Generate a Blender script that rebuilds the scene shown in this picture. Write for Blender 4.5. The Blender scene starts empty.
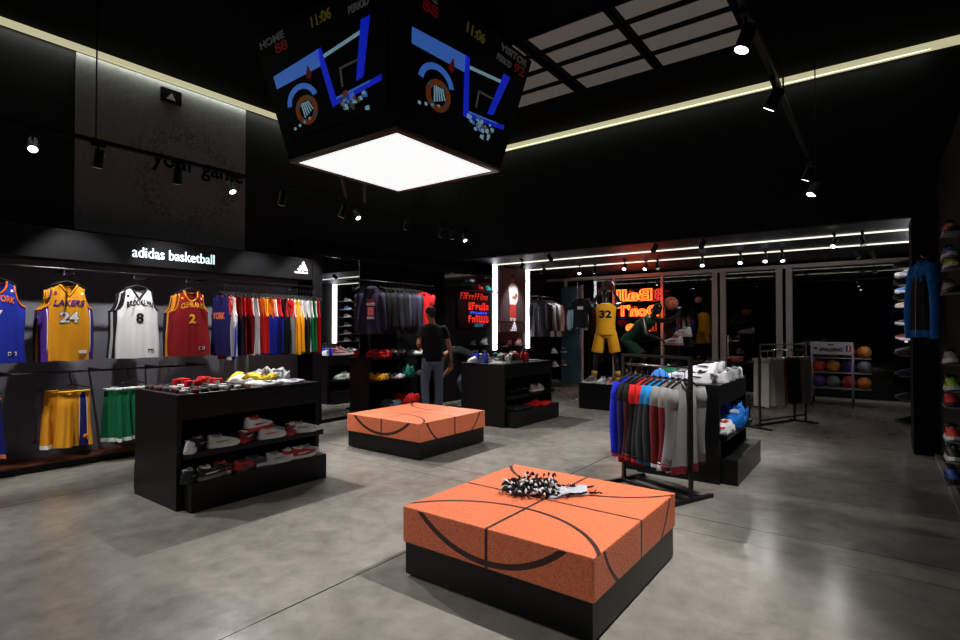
import bpy, bmesh, math, random
from math import sin, cos, pi, radians as R, sqrt
from mathutils import Vector, Matrix, noise as mnoise
random.seed(7)
SC = bpy.context.scene
COL = SC.collection

# ------------------------------------------------------------ camera, world, exposure
cam_d = bpy.data.cameras.new('camera'); cam = bpy.data.objects.new('camera', cam_d); COL.objects.link(cam)
cam_d.sensor_width = 36.0; cam_d.lens = 36.0 * 537.0 / 960.0
cam_d.clip_start = 0.05; cam_d.clip_end = 100
cam.location = (0, 0, 1.5)
cam.rotation_euler = (R(90 + 0.8535), 0, R(36.6786))
SC.camera = cam
w = bpy.data.worlds.new('World'); SC.world = w; w.use_nodes = True
w.node_tree.nodes['Background'].inputs[0].default_value = (0.10, 0.11, 0.14, 1)
w.node_tree.nodes['Background'].inputs[1].default_value = 0.015
SC.view_settings.view_transform = 'Standard'
SC.view_settings.look = 'None'
SC.view_settings.gamma = 1.0
SC.view_settings.use_curve_mapping = False
SC.view_settings.exposure = 0.0

# power of the shop's own lamps (watts)
P_JUMBO = 0.9        # emission strength of the scoreboard's bottom panel
P_TRACK = 470
P_WALL = 150
P_BACK = 22
P_LED = 6.0
P_COVE = 0.62

# ------------------------------------------------------------ materials
def lin(c):
    return tuple(((x / 255) / 12.92 if x / 255 <= 0.04045 else ((x / 255 + 0.055) / 1.055) ** 2.4) for x in c)
MATS = {}
def mat(name, rgb, rough=0.6, metal=0.0, emit=0.0, spec=0.5, bump=0.0, bscale=60.0, vary=0.0, coat=0.0, ecol=None):
    if name in MATS: return MATS[name]
    m = bpy.data.materials.new(name); m.use_nodes = True
    nt = m.node_tree; b = nt.nodes['Principled BSDF']
    c = lin(rgb)
    b.inputs['Base Color'].default_value = (*c, 1)
    b.inputs['Roughness'].default_value = rough
    b.inputs['Metallic'].default_value = metal
    b.inputs['Specular IOR Level'].default_value = spec
    b.inputs['Coat Weight'].default_value = coat
    b.inputs['Coat Roughness'].default_value = 0.08
    if emit > 0:
        e = lin(ecol) if ecol else c
        b.inputs['Emission Color'].default_value = (*e, 1)
        b.inputs['Emission Strength'].default_value = emit
    if vary > 0 or bump > 0:
        tc = nt.nodes.new('ShaderNodeTexCoord')
        nz = nt.nodes.new('ShaderNodeTexNoise'); nz.inputs['Scale'].default_value = bscale
        nz.inputs['Detail'].default_value = 3
        nt.links.new(tc.outputs['Object'], nz.inputs['Vector'])
        if vary > 0:
            mx = nt.nodes.new('ShaderNodeMix'); mx.data_type = 'RGBA'
            mx.inputs[6].default_value = (*[x * (1 - vary) for x in c], 1)
            mx.inputs[7].default_value = (*[min(1, x * (1 + vary)) for x in c], 1)
            nt.links.new(nz.outputs['Fac'], mx.inputs[0]); nt.links.new(mx.outputs[2], b.inputs['Base Color'])
        if bump > 0:
            bp = nt.nodes.new('ShaderNodeBump'); bp.inputs['Strength'].default_value = bump
            bp.inputs['Distance'].default_value = 0.004
            nt.links.new(nz.outputs['Fac'], bp.inputs['Height']); nt.links.new(bp.outputs['Normal'], b.inputs['Normal'])
    MATS[name] = m
    return m
def fab(rgb):
    return mat('fabric_%d_%d_%d' % rgb, rgb, 0.85, spec=0.25, bump=0.35, bscale=140, vary=0.10)

M_BLACK = mat('black_laminate', (9, 9, 10), 0.38, spec=0.25, bump=0.03, bscale=30)
M_MATTE = mat('black_paint', (12, 12, 13), 0.8, spec=0.2, bump=0.05, bscale=20)
M_CEIL = mat('ceiling_black', (7, 7, 8), 0.9, spec=0.1, bump=0.05, bscale=15)
M_GLOSSB = mat('gloss_black', (8, 8, 9), 0.08, spec=0.9, coat=0.5, bump=0.01, bscale=4)
M_DARKMET = mat('black_metal', (9, 9, 10), 0.5, metal=0.2, bump=0.03, bscale=50)
M_CHROME = mat('chrome', (190, 190, 195), 0.18, metal=1.0, bump=0.02, bscale=40)
M_ALU = mat('aluminium_frame', (212, 205, 198), 0.5, metal=0.0, bump=0.03, bscale=50)
M_GREYPANEL = mat('charcoal_wall_panel', (112, 112, 122), 0.7, spec=0.3, bump=0.05, bscale=8, vary=0.08)
M_WHITEPL = mat('white_plastic', (225, 225, 225), 0.4, bump=0.02, bscale=80)
M_RUBBER = mat('black_rubber', (14, 14, 14), 0.75, bump=0.1, bscale=90)
M_LED = mat('led_strip', (255, 255, 255), 0.5, emit=P_LED, ecol=(250, 248, 255), bump=0.01)
M_LEDW = mat('led_strip_warm', (255, 255, 240), 0.5, emit=1.5, ecol=(238, 238, 222), bump=0.01)
M_COVE = mat('cove_light', (220, 215, 180), 0.6, emit=P_COVE, ecol=(226, 222, 178), bump=0.01)
M_LENS = mat('lamp_lens', (255, 255, 255), 0.3, emit=9.0, ecol=(225, 228, 255), bump=0.01)
M_LENSOFF = mat('lamp_lens_side', (210, 205, 190), 0.3, emit=0.25, ecol=(255, 240, 210), bump=0.01)
M_SIGNW = mat('sign_white_lit', (240, 248, 255), 0.5, emit=1.3, ecol=(205, 232, 245), bump=0.01)
M_LOGOW = mat('logo_white', (235, 235, 240), 0.5, emit=0.5, bump=0.01)
M_SKIN = mat('skin', (186, 128, 100), 0.55, spec=0.4, bump=0.05, bscale=80, vary=0.06)
M_HAIR = mat('dark_hair', (30, 22, 18), 0.6, bump=0.9, bscale=160, vary=0.3)
M_MANNEQ = mat('mannequin_dark', (20, 20, 22), 0.35, spec=0.5, bump=0.02, bscale=30)
M_WHITE = (225, 225, 228)

def concrete():
    m = bpy.data.materials.new('polished_concrete'); m.use_nodes = True
    nt = m.node_tree; N = nt.nodes; L = nt.links; b = N['Principled BSDF']
    tc = N.new('ShaderNodeTexCoord')
    def nz(scale, detail=5, dist=0.0, rough=0.6):
        n = N.new('ShaderNodeTexNoise'); n.inputs['Scale'].default_value = scale; n.inputs['Detail'].default_value = detail
        n.inputs['Distortion'].default_value = dist; n.inputs['Roughness'].default_value = rough
        L.new(tc.outputs['Object'], n.inputs['Vector']); return n
    a = nz(0.9, 6, 0.6); c = nz(6, 8, 0.3, 0.65); d = nz(60, 3)
    r = N.new('ShaderNodeValToRGB'); r.color_ramp.elements[0].position = 0.30; r.color_ramp.elements[1].position = 0.68
    r.color_ramp.elements[0].color = (*lin((100, 97, 92)), 1); r.color_ramp.elements[1].color = (*lin((150, 146, 138)), 1)
    ad = N.new('ShaderNodeMath'); ad.operation = 'MULTIPLY_ADD'; ad.inputs[1].default_value = 0.45
    L.new(c.outputs['Fac'], ad.inputs[0]); m2 = N.new('ShaderNodeMath'); m2.operation = 'MULTIPLY'; m2.inputs[1].default_value = 0.55
    L.new(a.outputs['Fac'], m2.inputs[0]); L.new(m2.outputs[0], ad.inputs[2]); L.new(ad.outputs[0], r.inputs['Fac'])
    sep = N.new('ShaderNodeSeparateXYZ'); L.new(tc.outputs['Object'], sep.inputs[0])
    prev = None
    def line(axis, pos, wd):
        nonlocal prev
        s = N.new('ShaderNodeMath'); s.operation = 'SUBTRACT'; s.inputs[1].default_value = pos; L.new(sep.outputs[axis], s.inputs[0])
        ab = N.new('ShaderNodeMath'); ab.operation = 'ABSOLUTE'; L.new(s.outputs[0], ab.inputs[0])
        lt = N.new('ShaderNodeMath'); lt.operation = 'LESS_THAN'; lt.inputs[1].default_value = wd; L.new(ab.outputs[0], lt.inputs[0])
        if prev is None: prev = lt
        else:
            mx = N.new('ShaderNodeMath'); mx.operation = 'MAXIMUM'; L.new(prev.outputs[0], mx.inputs[0]); L.new(lt.outputs[0], mx.inputs[1]); prev = mx
    line(0, -2.56, .006); line(1, 4.44, .005); line(1, 4.12, .003); line(0, -5.9, .005); line(1, 8.35, .006); line(1, 0.62, .012); line(1, -1.5, .005)
    mix = N.new('ShaderNodeMix'); mix.data_type = 'RGBA'; mix.inputs[7].default_value = (*lin((46, 43, 40)), 1)
    L.new(prev.outputs[0], mix.inputs[0]); L.new(r.outputs['Color'], mix.inputs[6]); L.new(mix.outputs[2], b.inputs['Base Color'])
    rr = N.new('ShaderNodeMapRange'); rr.inputs['To Min'].default_value = 0.12; rr.inputs['To Max'].default_value = 0.30
    L.new(c.outputs['Fac'], rr.inputs['Value']); L.new(rr.outputs['Result'], b.inputs['Roughness'])
    b.inputs['Specular IOR Level'].default_value = 0.35
    bp = N.new('ShaderNodeBump'); bp.inputs['Strength'].default_value = 0.05; bp.inputs['Distance'].default_value = .003
    L.new(d.outputs['Fac'], bp.inputs['Height']); L.new(bp.outputs['Normal'], b.inputs['Normal'])
    return m

def glass_mat(name, tint=(1, 1, 1), ior=1.5, gain=1.0):
    m = bpy.data.materials.new(name); m.use_nodes = True
    nt = m.node_tree; N = nt.nodes; L = nt.links; N.clear()
    o = N.new('ShaderNodeOutputMaterial'); t = N.new('ShaderNodeBsdfTransparent'); g = N.new('ShaderNodeBsdfGlossy')
    t.inputs[0].default_value = (*tint, 1); g.inputs['Roughness'].default_value = 0.0
    fr = N.new('ShaderNodeFresnel'); fr.inputs['IOR'].default_value = ior
    mu = N.new('ShaderNodeMath'); mu.operation = 'MULTIPLY'; mu.use_clamp = True; mu.inputs[1].default_value = gain
    mx = N.new('ShaderNodeMixShader'); L.new(fr.outputs[0], mu.inputs[0]); L.new(mu.outputs[0], mx.inputs[0])
    L.new(t.outputs[0], mx.inputs[1]); L.new(g.outputs[0], mx.inputs[2]); L.new(mx.outputs[0], o.inputs[0])
    return m

# ------------------------------------------------------------ mesh helpers
class MB:
    def __init__(s): s.bm = bmesh.new()
    def box(s, x0, x1, y0, y1, z0, z1, mi=0, bev=0.0):
        t = bmesh.new(); bmesh.ops.create_cube(t, size=1)
        for v in t.verts: v.co = Vector(((x0 + x1) / 2 + v.co.x * (x1 - x0), (y0 + y1) / 2 + v.co.y * (y1 - y0), (z0 + z1) / 2 + v.co.z * (z1 - z0)))
        if bev > 0: bmesh.ops.bevel(t, geom=t.edges[:], offset=bev, segments=2, affect='EDGES', profile=0.6)
        return s.add(t, mi)
    def add(s, t, mi=0, M=None, smooth=False):
        if M is not None: t.transform(M)
        vm = {}
        for v in t.verts: vm[v] = s.bm.verts.new(v.co)
        for f in t.faces:
            try:
                nf = s.bm.faces.new([vm[v] for v in f.verts]); nf.material_index = mi; nf.smooth = smooth
            except ValueError: pass
        t.free(); return s
    def tube(s, pts, r, seg=8, mi=0, cap=True, closed=False):
        pts = [Vector(p) for p in pts]; n = len(pts); rs = r if isinstance(r, (list, tuple)) else [r] * n
        rings = []; up = None
        for i, p in enumerate(pts):
            if closed: d = pts[(i + 1) % n] - pts[i - 1]
            else: d = pts[min(i + 1, n - 1)] - pts[max(i - 1, 0)]
            if d.length < 1e-9: d = Vector((0, 0, 1))
            d.normalize()
            if up is None: up = Vector((0, 0, 1)) if abs(d.z) < .9 else Vector((1, 0, 0))
            a = d.cross(up)
            if a.length < 1e-6: a = d.orthogonal()
            a.normalize(); c = a.cross(d).normalized(); up = c
            rings.append([s.bm.verts.new(p + a * cos(2 * pi * k / seg) * rs[i] + c * sin(2 * pi * k / seg) * rs[i]) for k in range(seg)])
        m = n if closed else n - 1
        for i in range(m):
            A = rings[i]; B = rings[(i + 1) % n]
            for k in range(seg):
                f = s.bm.faces.new((A[k], A[(k + 1) % seg], B[(k + 1) % seg], B[k])); f.smooth = True; f.material_index = mi
        if cap and not closed:
            for A in (rings[0][::-1], rings[-1]):
                f = s.bm.faces.new(A); f.material_index = mi
        return s
    def lathe(s, prof, seg=20, mi=0, M=None, smooth=True):
        t = bmesh.new(); rings = []
        for (r, z) in prof: rings.append([t.verts.new((r * cos(2 * pi * k / seg), r * sin(2 * pi * k / seg), z)) for k in range(seg)])
        for i in range(len(rings) - 1):
            for k in range(seg): t.faces.new((rings[i][k], rings[i][(k + 1) % seg], rings[i + 1][(k + 1) % seg], rings[i + 1][k]))
        t.faces.new(rings[0][::-1]); t.faces.new(rings[-1])
        return s.add(t, mi, M, smooth)
    def ball(s, c, r, sub=3, mi=0, sc=(1, 1, 1), rot=None):
        t = bmesh.new(); bmesh.ops.create_icosphere(t, subdivisions=sub, radius=1)
        M = Matrix.Translation(Vector(c)) @ (rot.to_4x4() if rot is not None else Matrix.Identity(4)) @ Matrix.Diagonal((r * sc[0], r * sc[1], r * sc[2], 1))
        return s.add(t, mi, M, True)
    def prism(s, poly, h0, h1, f, mi=0):
        """poly in 2D, f(a,b,h)->xyz"""
        A = [s.bm.verts.new(f(a, b, h0)) for a, b in poly]; B = [s.bm.verts.new(f(a, b, h1)) for a, b in poly]
        n = len(poly)
        for fs in [A[::-1], B] + [(A[i], A[(i + 1) % n], B[(i + 1) % n], B[i]) for i in range(n)]:
            try:
                q = s.bm.faces.new(fs); q.material_index = mi
            except ValueError: pass
        return s
    def mesh(s, name, mats):
        me = bpy.data.meshes.new(name)
        bmesh.ops.recalc_face_normals(s.bm, faces=s.bm.faces[:])
        s.bm.to_mesh(me); s.bm.free()
        for m in (mats if isinstance(mats, (list, tuple)) else [mats]): me.materials.append(m)
        return me
    def build(s, name, mats, parent=None, loc=None, rz=0):
        return link(name, s.mesh(name, mats), parent, loc, rz)
def link(name, me, parent=None, loc=None, rz=0):
    o = bpy.data.objects.new(name, me); COL.objects.link(o)
    if parent is not None: o.parent = parent
    if loc is not None: o.location = loc
    if rz: o.rotation_euler.z = rz
    return o
def tag(o, label=None, cat=None, group=None, kind=None):
    if label: o['label'] = label
    if cat: o['category'] = cat
    if group: o['group'] = group
    if kind: o['kind'] = kind
    return o
def empty(name, loc, label=None, cat=None, group=None, rz=0):
    o = bpy.data.objects.new(name, None); COL.objects.link(o); o.location = loc; o.rotation_euler.z = rz
    o.empty_display_size = 0.05
    return tag(o, label, cat, group)
def struct(name, mb, m): return tag(mb.build(name, m), kind='structure')
KIDS = {}
def dup(o, loc=None, rz=None, label=None, group=None, parent=None):
    c = o.copy(); COL.objects.link(c); c.parent = parent
    for ch in o.children: dup(ch, parent=c)
    if loc is not None: c.location = loc
    if rz is not None: c.rotation_euler.z = rz
    if label: c['label'] = label
    if group: c['group'] = group
    return c
def setmats(o, mats):
    for i, m in enumerate(mats):
        if i < len(o.material_slots):
            o.material_slots[i].link = 'OBJECT'; o.material_slots[i].material = m

_txt = {}
def text_bm(s, size=1.0, ext=0.005, bold=0.0, outline=0.0, shear=0.0):
    """text as bmesh: x right, y up, z out; centred on x, baseline y=0"""
    c = bpy.data.curves.new('t', 'FONT'); c.body = s; c.size = size; c.extrude = ext; c.offset = bold; c.align_x = 'CENTER'; c.resolution_u = 4; c.shear = shear
    if outline: c.fill_mode = 'NONE'; c.bevel_depth = outline; c.bevel_resolution = 1; c.extrude = 0; c.resolution_u = 3
    o = bpy.data.objects.new('t', c); COL.objects.link(o)
    dg = bpy.context.evaluated_depsgraph_get(); dg.update()
    me = bpy.data.meshes.new_from_object(o.evaluated_get(dg))
    t = bmesh.new(); t.from_mesh(me); bpy.data.meshes.remove(me); bpy.data.objects.remove(o); bpy.data.curves.remove(c)
    return t
def fit_text(t, wd, ht):
    xs = [v.co.x for v in t.verts]; ys = [v.co.y for v in t.verts]
    w0 = max(xs) - min(xs); h0 = max(ys) - min(ys); cx = (max(xs) + min(xs)) / 2; y0 = min(ys)
    for v in t.verts: v.co.x = (v.co.x - cx) * wd / w0; v.co.y = (v.co.y - y0) * ht / h0
    return t
# frames: a 2D plane facing +x (left wall) or -y
PX = lambda x0, y0, z0: Matrix(((0, 0, 1, x0), (1, 0, 0, y0), (0, 1, 0, z0), (0, 0, 0, 1)))     # text faces +x, runs along +y
NY = lambda x0, y0, z0: Matrix(((1, 0, 0, x0), (0, 0, -1, y0), (0, 1, 0, z0), (0, 0, 0, 1)))    # text faces -y, runs along +x
def text_obj(name, s, wd, ht, M, m, parent=None, ext=0.004, bold=0.0, shear=0.0):
    t = fit_text(text_bm(s, ext=ext, bold=bold, shear=shear), wd, ht)
    b = MB(); b.add(t, 0, M); return b.build(name, m, parent)
def stripes_logo(mb, M, wd, mi=0, word=True):
    """three rising slanted bars above the word"""
    f = lambda a, b, h: M @ Vector((a * wd, b * wd, h))
    z0 = 0.20 if word else 0.0
    for x, h in ((-.26, .20), (.03, .42), (.32, .66)):
        mb.prism([(x - .0, z0), (x + .21, z0), (x + .21 - .52 * h, z0 + h), (x - .52 * h + .03, z0 + h - .11)], 0, .006, f, mi)
    if word:
        t = fit_text(text_bm('adidas', ext=.004, bold=.02), wd * 1.06, wd * .20)
        mb.add(t, mi, M)

# ------------------------------------------------------------ THE ROOM
XL, XR, YB, YG, ZC, ZS = -7.6, 0.55, 8.2, 13.4, 4.85, 2.95
struct('floor', MB().box(-9, 3, -3, 24, -0.1, 0), concrete())
struct('ceiling', MB().box(XL - .3, XR + 1.2, -3, YB + .12, ZC, ZC + .1), M_CEIL)
struct('ceiling_window_zone', MB().box(XL, XR + .2, YB + .12, YG + .1, ZS, ZS + .08), mat('soffit_dark', (30, 29, 30), .5, spec=.4, bump=.02, bscale=10))
struct('wall_back', MB().box(XL - .3, XR + 1.2, -3.15, -3, 0, ZC), M_MATTE)
struct('wall_right', MB().box(XR, XR + 1.0, -3, YG + .1, 0, 3.3), M_MATTE)
struct('wall_right_upper', MB().box(XR + 1.0, XR + 1.1, -3, YG + .1, 0, ZC), M_MATTE)
struct('wall_left', MB().box(XL - .2, XL, -3, YB + .12, 0, ZC + .1), mat('upper_wall_dark', (15, 14, 15), .7, spec=.3, bump=.06, bscale=6, vary=.15))
struct('wall_bulkhead', MB().box(XL, XR, YB, YB + .12, 2.83, ZC).box(XR, XR + 1.0, YB, YB + .12, 3.3, ZC), mat('bulkhead_black', (7, 7, 8), .7, spec=.2, bump=.03, bscale=8))
struct('wall_column_right', MB().box(.31, XR, YB + .005, YB + .7, 0, 2.83), M_MATTE)
struct('wall_left_lower', MB().box(-7.55, -7.4, -3, 5.10, 0, 2.62), M_GREYPANEL)
struct('wall_left_display', MB().box(-7.6, -7.4, 5.10, 12.9, 0, ZS), M_MATTE)
struct('trim_1', MB().box(-7.4, -7.02, 5.10, 5.28, 0, 2.62), M_MATTE)
struct('baseboard_right', MB().box(.50, XR, 1.5, YB, 0, .03), mat('grey_kerb', (120, 118, 114), .6, bump=.1, bscale=30))
# cove light gaps along the top of both walls
struct('trim_2', MB().box(XL + .0, XL + .05, -3, YB, 4.78, 4.85), M_COVE)
struct('trim_3', MB().box(XL + .05, XR + 1.0, YB - .05, YB, 4.76, 4.85), M_COVE)
for nm, loc, sx, sy in (('cove_glow_left', (XL + .06, 2.6, 4.77), .06, 11.0), ('cove_glow_bulkhead', (-3.5, YB - .06, 4.77), 8.0, .06)):
    L_ = bpy.data.lights.new(nm, 'AREA'); L_.shape = 'RECTANGLE'; L_.size = sx; L_.size_y = sy; L_.energy = 20 if sx < 1 else 10; L_.color = (.95, 1, .86)
    o_ = bpy.data.objects.new(nm, L_); COL.objects.link(o_); o_.location = loc
# fascia over the jersey wall
struct('trim_4', MB().box(-7.4, -7.03, -3, 5.10, 2.24, 2.56, bev=.004), mat('fascia_black', (20, 20, 23), .35, spec=.5, bump=.02, bscale=10))
struct('trim_5', MB().box(XL, -7.03, 5.10, 12.9, 2.64, 2.70), M_MATTE)
# low plinth under the jersey wall
pl = empty('low_plinth', (-7.2, 1, 0), 'low black wall plinth with reddish wood top under the hanging jerseys', 'plinth')
MB().box(-.2, .17, -4, 4.10, 0, .07).build('plinth_body', M_BLACK, pl)
MB().box(-.2, .165, -4, 4.10, .07, .085).build('wood_top', mat('red_wood', (96, 48, 32), .45, bump=.2, bscale=25, vary=.3), pl)

# ceiling light panels (unlit grey diffusers in a black grid; faint glow added to brighten them)
M_PANEL = mat('grey_diffuser_glow', (92, 84, 80), .6, emit=.10, ecol=(200, 190, 182), bump=.1, bscale=6, vary=.1)
k = 0
rowname = ['nearest row', 'second row', 'third row', 'far row']
for j, (y0, y1) in enumerate(((5.22, 5.54), (5.62, 5.93), (6.01, 6.36), (6.44, 6.80))):
    for i, (x0, x1) in enumerate(((-4.35, -3.40), (-3.22, -2.29), (-2.17, -1.21))):
        o = empty('ceiling_light_panel', ((x0 + x1) / 2, (y0 + y1) / 2, ZC), 'grey ceiling panel, %s of the black grid, %s column' % (rowname[j], ['left', 'middle', 'right'][i]), 'ceiling panel', 'grey ceiling panels in the black grid')
        hx, hy = (x1 - x0) / 2, (y1 - y0) / 2
        MB().box(-hx, hx, -hy, hy, -.03, -.004).build('diffuser', M_PANEL, o)
        MB().box(-hx - .05, hx + .05, -hy - .03, -hy, -.05, -.001).box(-hx - .05, hx + .05, hy, hy + .03, -.05, -.001).box(-hx - .05, -hx, -hy, hy, -.05, -.001).box(hx, hx + .05, -hy, hy, -.05, -.001).build('panel_frame', M_MATTE, o)

# big wall graphic "your game"
def game_panel():
    root = empty('graphic_panel', (XL + .001, 3.25, 3.7), 'tall grey wall graphic reading your game with speckled ring', 'wall graphic')
    m = bpy.data.materials.new('graphic_grey'); m.use_nodes = True
    nt = m.node_tree; N = nt.nodes; L = nt.links; b = N['Principled BSDF']; b.inputs['Roughness'].default_value = .6
    tc = N.new('ShaderNodeTexCoord'); mp = N.new('ShaderNodeVectorMath'); mp.operation = 'SUBTRACT'; mp.inputs[1].default_value = (0, .25, -.15)
    L.new(tc.outputs['Object'], mp.inputs[0]); ln = N.new('ShaderNodeVectorMath'); ln.operation = 'LENGTH'; L.new(mp.outputs[0], ln.inputs[0])
    s = N.new('ShaderNodeMath'); s.operation = 'SUBTRACT'; s.inputs[1].default_value = .58; L.new(ln.outputs['Value'], s.inputs[0])
    ab = N.new('ShaderNodeMath'); ab.operation = 'ABSOLUTE'; L.new(s.outputs[0], ab.inputs[0])
    mr = N.new('ShaderNodeMapRange'); mr.inputs['From Min'].default_value = 0; mr.inputs['From Max'].default_value = .22; mr.inputs['To Min'].default_value = .75; mr.inputs['To Max'].default_value = .2
    L.new(ab.outputs[0], mr.inputs['Value'])
    nz = N.new('ShaderNodeTexNoise'); nz.inputs['Scale'].default_value = 26; nz.inputs['Detail'].default_value = 6; L.new(tc.outputs['Object'], nz.inputs['Vector'])
    mu = N.new('ShaderNodeMath'); mu.operation = 'MULTIPLY'; L.new(mr.outputs[0], mu.inputs[0])
    cr = N.new('ShaderNodeValToRGB'); cr.color_ramp.elements[0].position = .45; cr.color_ramp.elements[1].position = .62; L.new(nz.outputs['Fac'], cr.inputs[0]); L.new(cr.outputs[0], mu.inputs[1])
    mx = N.new('ShaderNodeMix'); mx.data_type = 'RGBA'; mx.inputs[6].default_value = (*lin((122, 124, 124)), 1); mx.inputs[7].default_value = (*lin((52, 52, 52)), 1)
    L.new(mu.outputs[0], mx.inputs[0]); L.new(mx.outputs[2], b.inputs['Base Color'])
    MB().box(0, .02, -1.05, 1.06, -1.04, 1.06).build('panel', m, root)
    text_obj('lettering', 'your game', 1.25, .24, PX(.021, .40, -.14), mat('graphic_ink', (5, 5, 5), .6, spec=.1, bump=.02), root, ext=.003, bold=.02)
    bx = MB().box(.02, .05, -.13, .13, .80, .98).build('logo_plate', M_BLACK, root)
    lg = MB(); stripes_logo(lg, PX(.052, -.02, .84), .13, word=False); lg.build('stripe_logo', mat('logo_grey', (170, 170, 170), .5, emit=.12, bump=.01), bx)
game_panel()
# lit lettering on the fascia
text_obj('lit_lettering', 'adidas basketball', .97, .125, PX(-7.028, 3.09, 2.335), M_SIGNW, None, ext=.008, bold=.003)
tag(bpy.data.objects['lit_lettering'], 'white lit lettering adidas basketball on the black fascia', 'sign')
lg = MB(); stripes_logo(lg, PX(-7.026, 4.90, 2.325), .22)
tag(lg.build('fascia_logo', M_LOGOW), 'white three-stripe logo at the right end of the fascia', 'logo')

# ------------------------------------------------------------ storefront
def storefront():
    y = YG; fr = MB()
    struct('trim_6', MB().box(XL, XR, y - .06, y + .06, 2.80, 2.88).box(XL, XR, y - .05, y + .05, 0, .05), M_ALU)
    glass = glass_mat('shop_glass', (.86, .88, .88), 1.5, 1.6)
    xs = [-7.0, -4.33, -3.02, -1.66, XR]
    for i in range(4):
        g = MB().box(xs[i] + .05, xs[i + 1] - .05, y - .005, y + .005, .05, 2.8)
        w_ = struct('window_%d' % (i + 1), g, glass)
    for i, (x, wd) in enumerate(((-7.0, .03), (-5.6, .02), (-4.33, .03), (-3.10, .06), (-2.92, .06), (-1.77, .06), (-1.58, .06))):
        struct('trim_%d' % (10 + i), MB().box(x - wd, x + wd, y - .05, y + .05, .05, 2.8), M_ALU)
    d = empty('door_handle', (-2.80, y - .05, 1.1), 'curved steel pull handle on the glass shop door', 'door handle')
    MB().tube([(0, 0, -.22), (0, -.07, -.22), (.0, -.08, -.18), (0, -.08, .18), (0, -.07, .22), (0, 0, .22)], .013, 8).build('grip', M_ALU, d)
    # inner horizontal rail seen through the glass
    struct('trim_20', MB().box(XL, XR, y + .25, y + .30, 2.66, 2.70).box(XL, XR, y + .25, y + .3, 2.5, 2.53), mat('outer_rail', (70, 60, 58), .5, bump=.02))
    struct('wall_outside', MB().box(-9, 3, 23.8, 24, 0, 5), M_MATTE)
    struct('ceiling_outside', MB().box(-9, 3, YG + .1, 24, 3.4, 3.5), M_MATTE)
    struct('wall_outside_left', MB().box(-9.1, -9, YG - .5, 24, 0, 5), M_MATTE)
    # glass leaf at the left end, blue light put into its colour and glow
    b = empty('blue_glass_leaf', (-6.55, 13.2, 0), 'tall glass leaf with painted bluish light beside the yellow jersey mannequin', 'glass leaf')
    mb = mat('blue_glow_glass', (72, 92, 98), .3, spec=.5, emit=.012, ecol=(60, 120, 150), bump=.5, bscale=3, vary=.6)
    MB().box(-.5, .12, 0, .02, .02, 2.62).build('pane', mb, b)
    MB().box(.12, .16, -.02, .04, 0, 2.66).build('edge_post', M_ALU, b)
    # neon sign hung inside the glass
    n = empty('neon_sign', (-4.84, 13.15, 2.08), 'glowing orange red neon sign lettering hung in the shop window', 'neon sign')
    NEO = mat('neon_orange', (255, 90, 30), .4, emit=4.2, ecol=(255, 96, 34), bump=.01)
    NEP = mat('neon_pink', (220, 60, 60), .4, emit=1.0, ecol=(240, 60, 60), bump=.01)
    MF = Matrix(((-1, 0, 0, 0), (0, 0, 1, 0), (0, 1, 0, 0), (0, 0, 0, 1)))   # faces +y, mirrored from inside
    def neon_bm(s_):
        return text_bm(s_, ext=.0, bold=.014, outline=.030)
    for s, wd, ht, dx, dz, m in (('Ball', .92, .30, -.12, .10, NEO), ('3', .20, .28, .50, .11, NEP), ("Don'T", 1.05, .29, -.03, -.29, NEO), ('Lie', .62, .26, -.03, -.66, NEO)):
        t = fit_text(neon_bm(s), wd, ht); b2 = MB(); b2.add(t, 0, Matrix.Translation((dx, 0, dz)) @ MF); b2.build('neon_lettering', m, n)
    MB().tube([(-.45, 0, .35), (-.45, 0, .87)], .004, 6).build('hanging_wire', M_DARKMET, n)
storefront()

# LED lines on the window-zone ceiling, turning down the side walls
for i, (yy, z0) in enumerate(((10.0, 1.0), (11.42, 1.0))):
    o = empty('led_line', (-3.2, yy, ZS), 'white ceiling LED line, %s of the two' % ['nearer', 'farther'][i], 'LED light', 'LED lines over the window zone')
    MB().box(-3.84, 3.66, -.018, .018, -.022, -.004).build('ceiling_run', M_LEDW, o)
    MB().box(-3.87, -3.81, -.065, .065, -1.95, -.01).build('wall_run', M_LED, o, (0, 0, 0))
    if i == 1: MB().box(3.64, 3.70, -.07, .07, -1.95, -.01).build('wall_run', M_LED, o)

# ------------------------------------------------------------ lamps
def spot_lamp(loc, target, power, on=True, z_top=None, label='', group='track spotlights', size=60, big=1.0, lens=True, col=(1, .97, .93)):
    root = empty('track_spotlight', loc, label, 'spotlight', group)
    d = (Vector(target) - Vector(loc)).normalized(); q = d.to_track_quat('-Z', 'Y')
    body = MB().lathe([(.036 * big, .10 * big), (.05 * big, .09 * big), (.052 * big, -.07 * big), (.056 * big, -.075 * big), (.05 * big, -.08 * big)], 16).build('lamp_body', M_DARKMET, root); body.rotation_mode = 'QUATERNION'; body.rotation_quaternion = q
    le = MB().lathe([(.046 * big, -.082 * big), (.044 * big, -.0835 * big)], 16).build('lens', M_LENS if lens else M_LENSOFF, body)
    zt = z_top if z_top is not None else loc[2] + .16
    MB().tube([(0, 0, 0), (0, 0, zt - loc[2])], .011, 8).box(-.02, .02, -.06, .06, zt - loc[2] - .03, zt - loc[2]).build('mount', M_DARKMET, root)
    if on:
        L = bpy.data.lights.new('spot', 'SPOT'); L.energy = power; L.spot_size = R(size); L.spot_blend = .6; L.shadow_soft_size = .035; L.color = col
        lo = bpy.data.objects.new('spot_light', L); COL.objects.link(lo); lo.parent = root; lo.rotation_mode = 'QUATERNION'; lo.rotation_quaternion = q; lo.location = d * .10 * big
    return root
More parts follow.
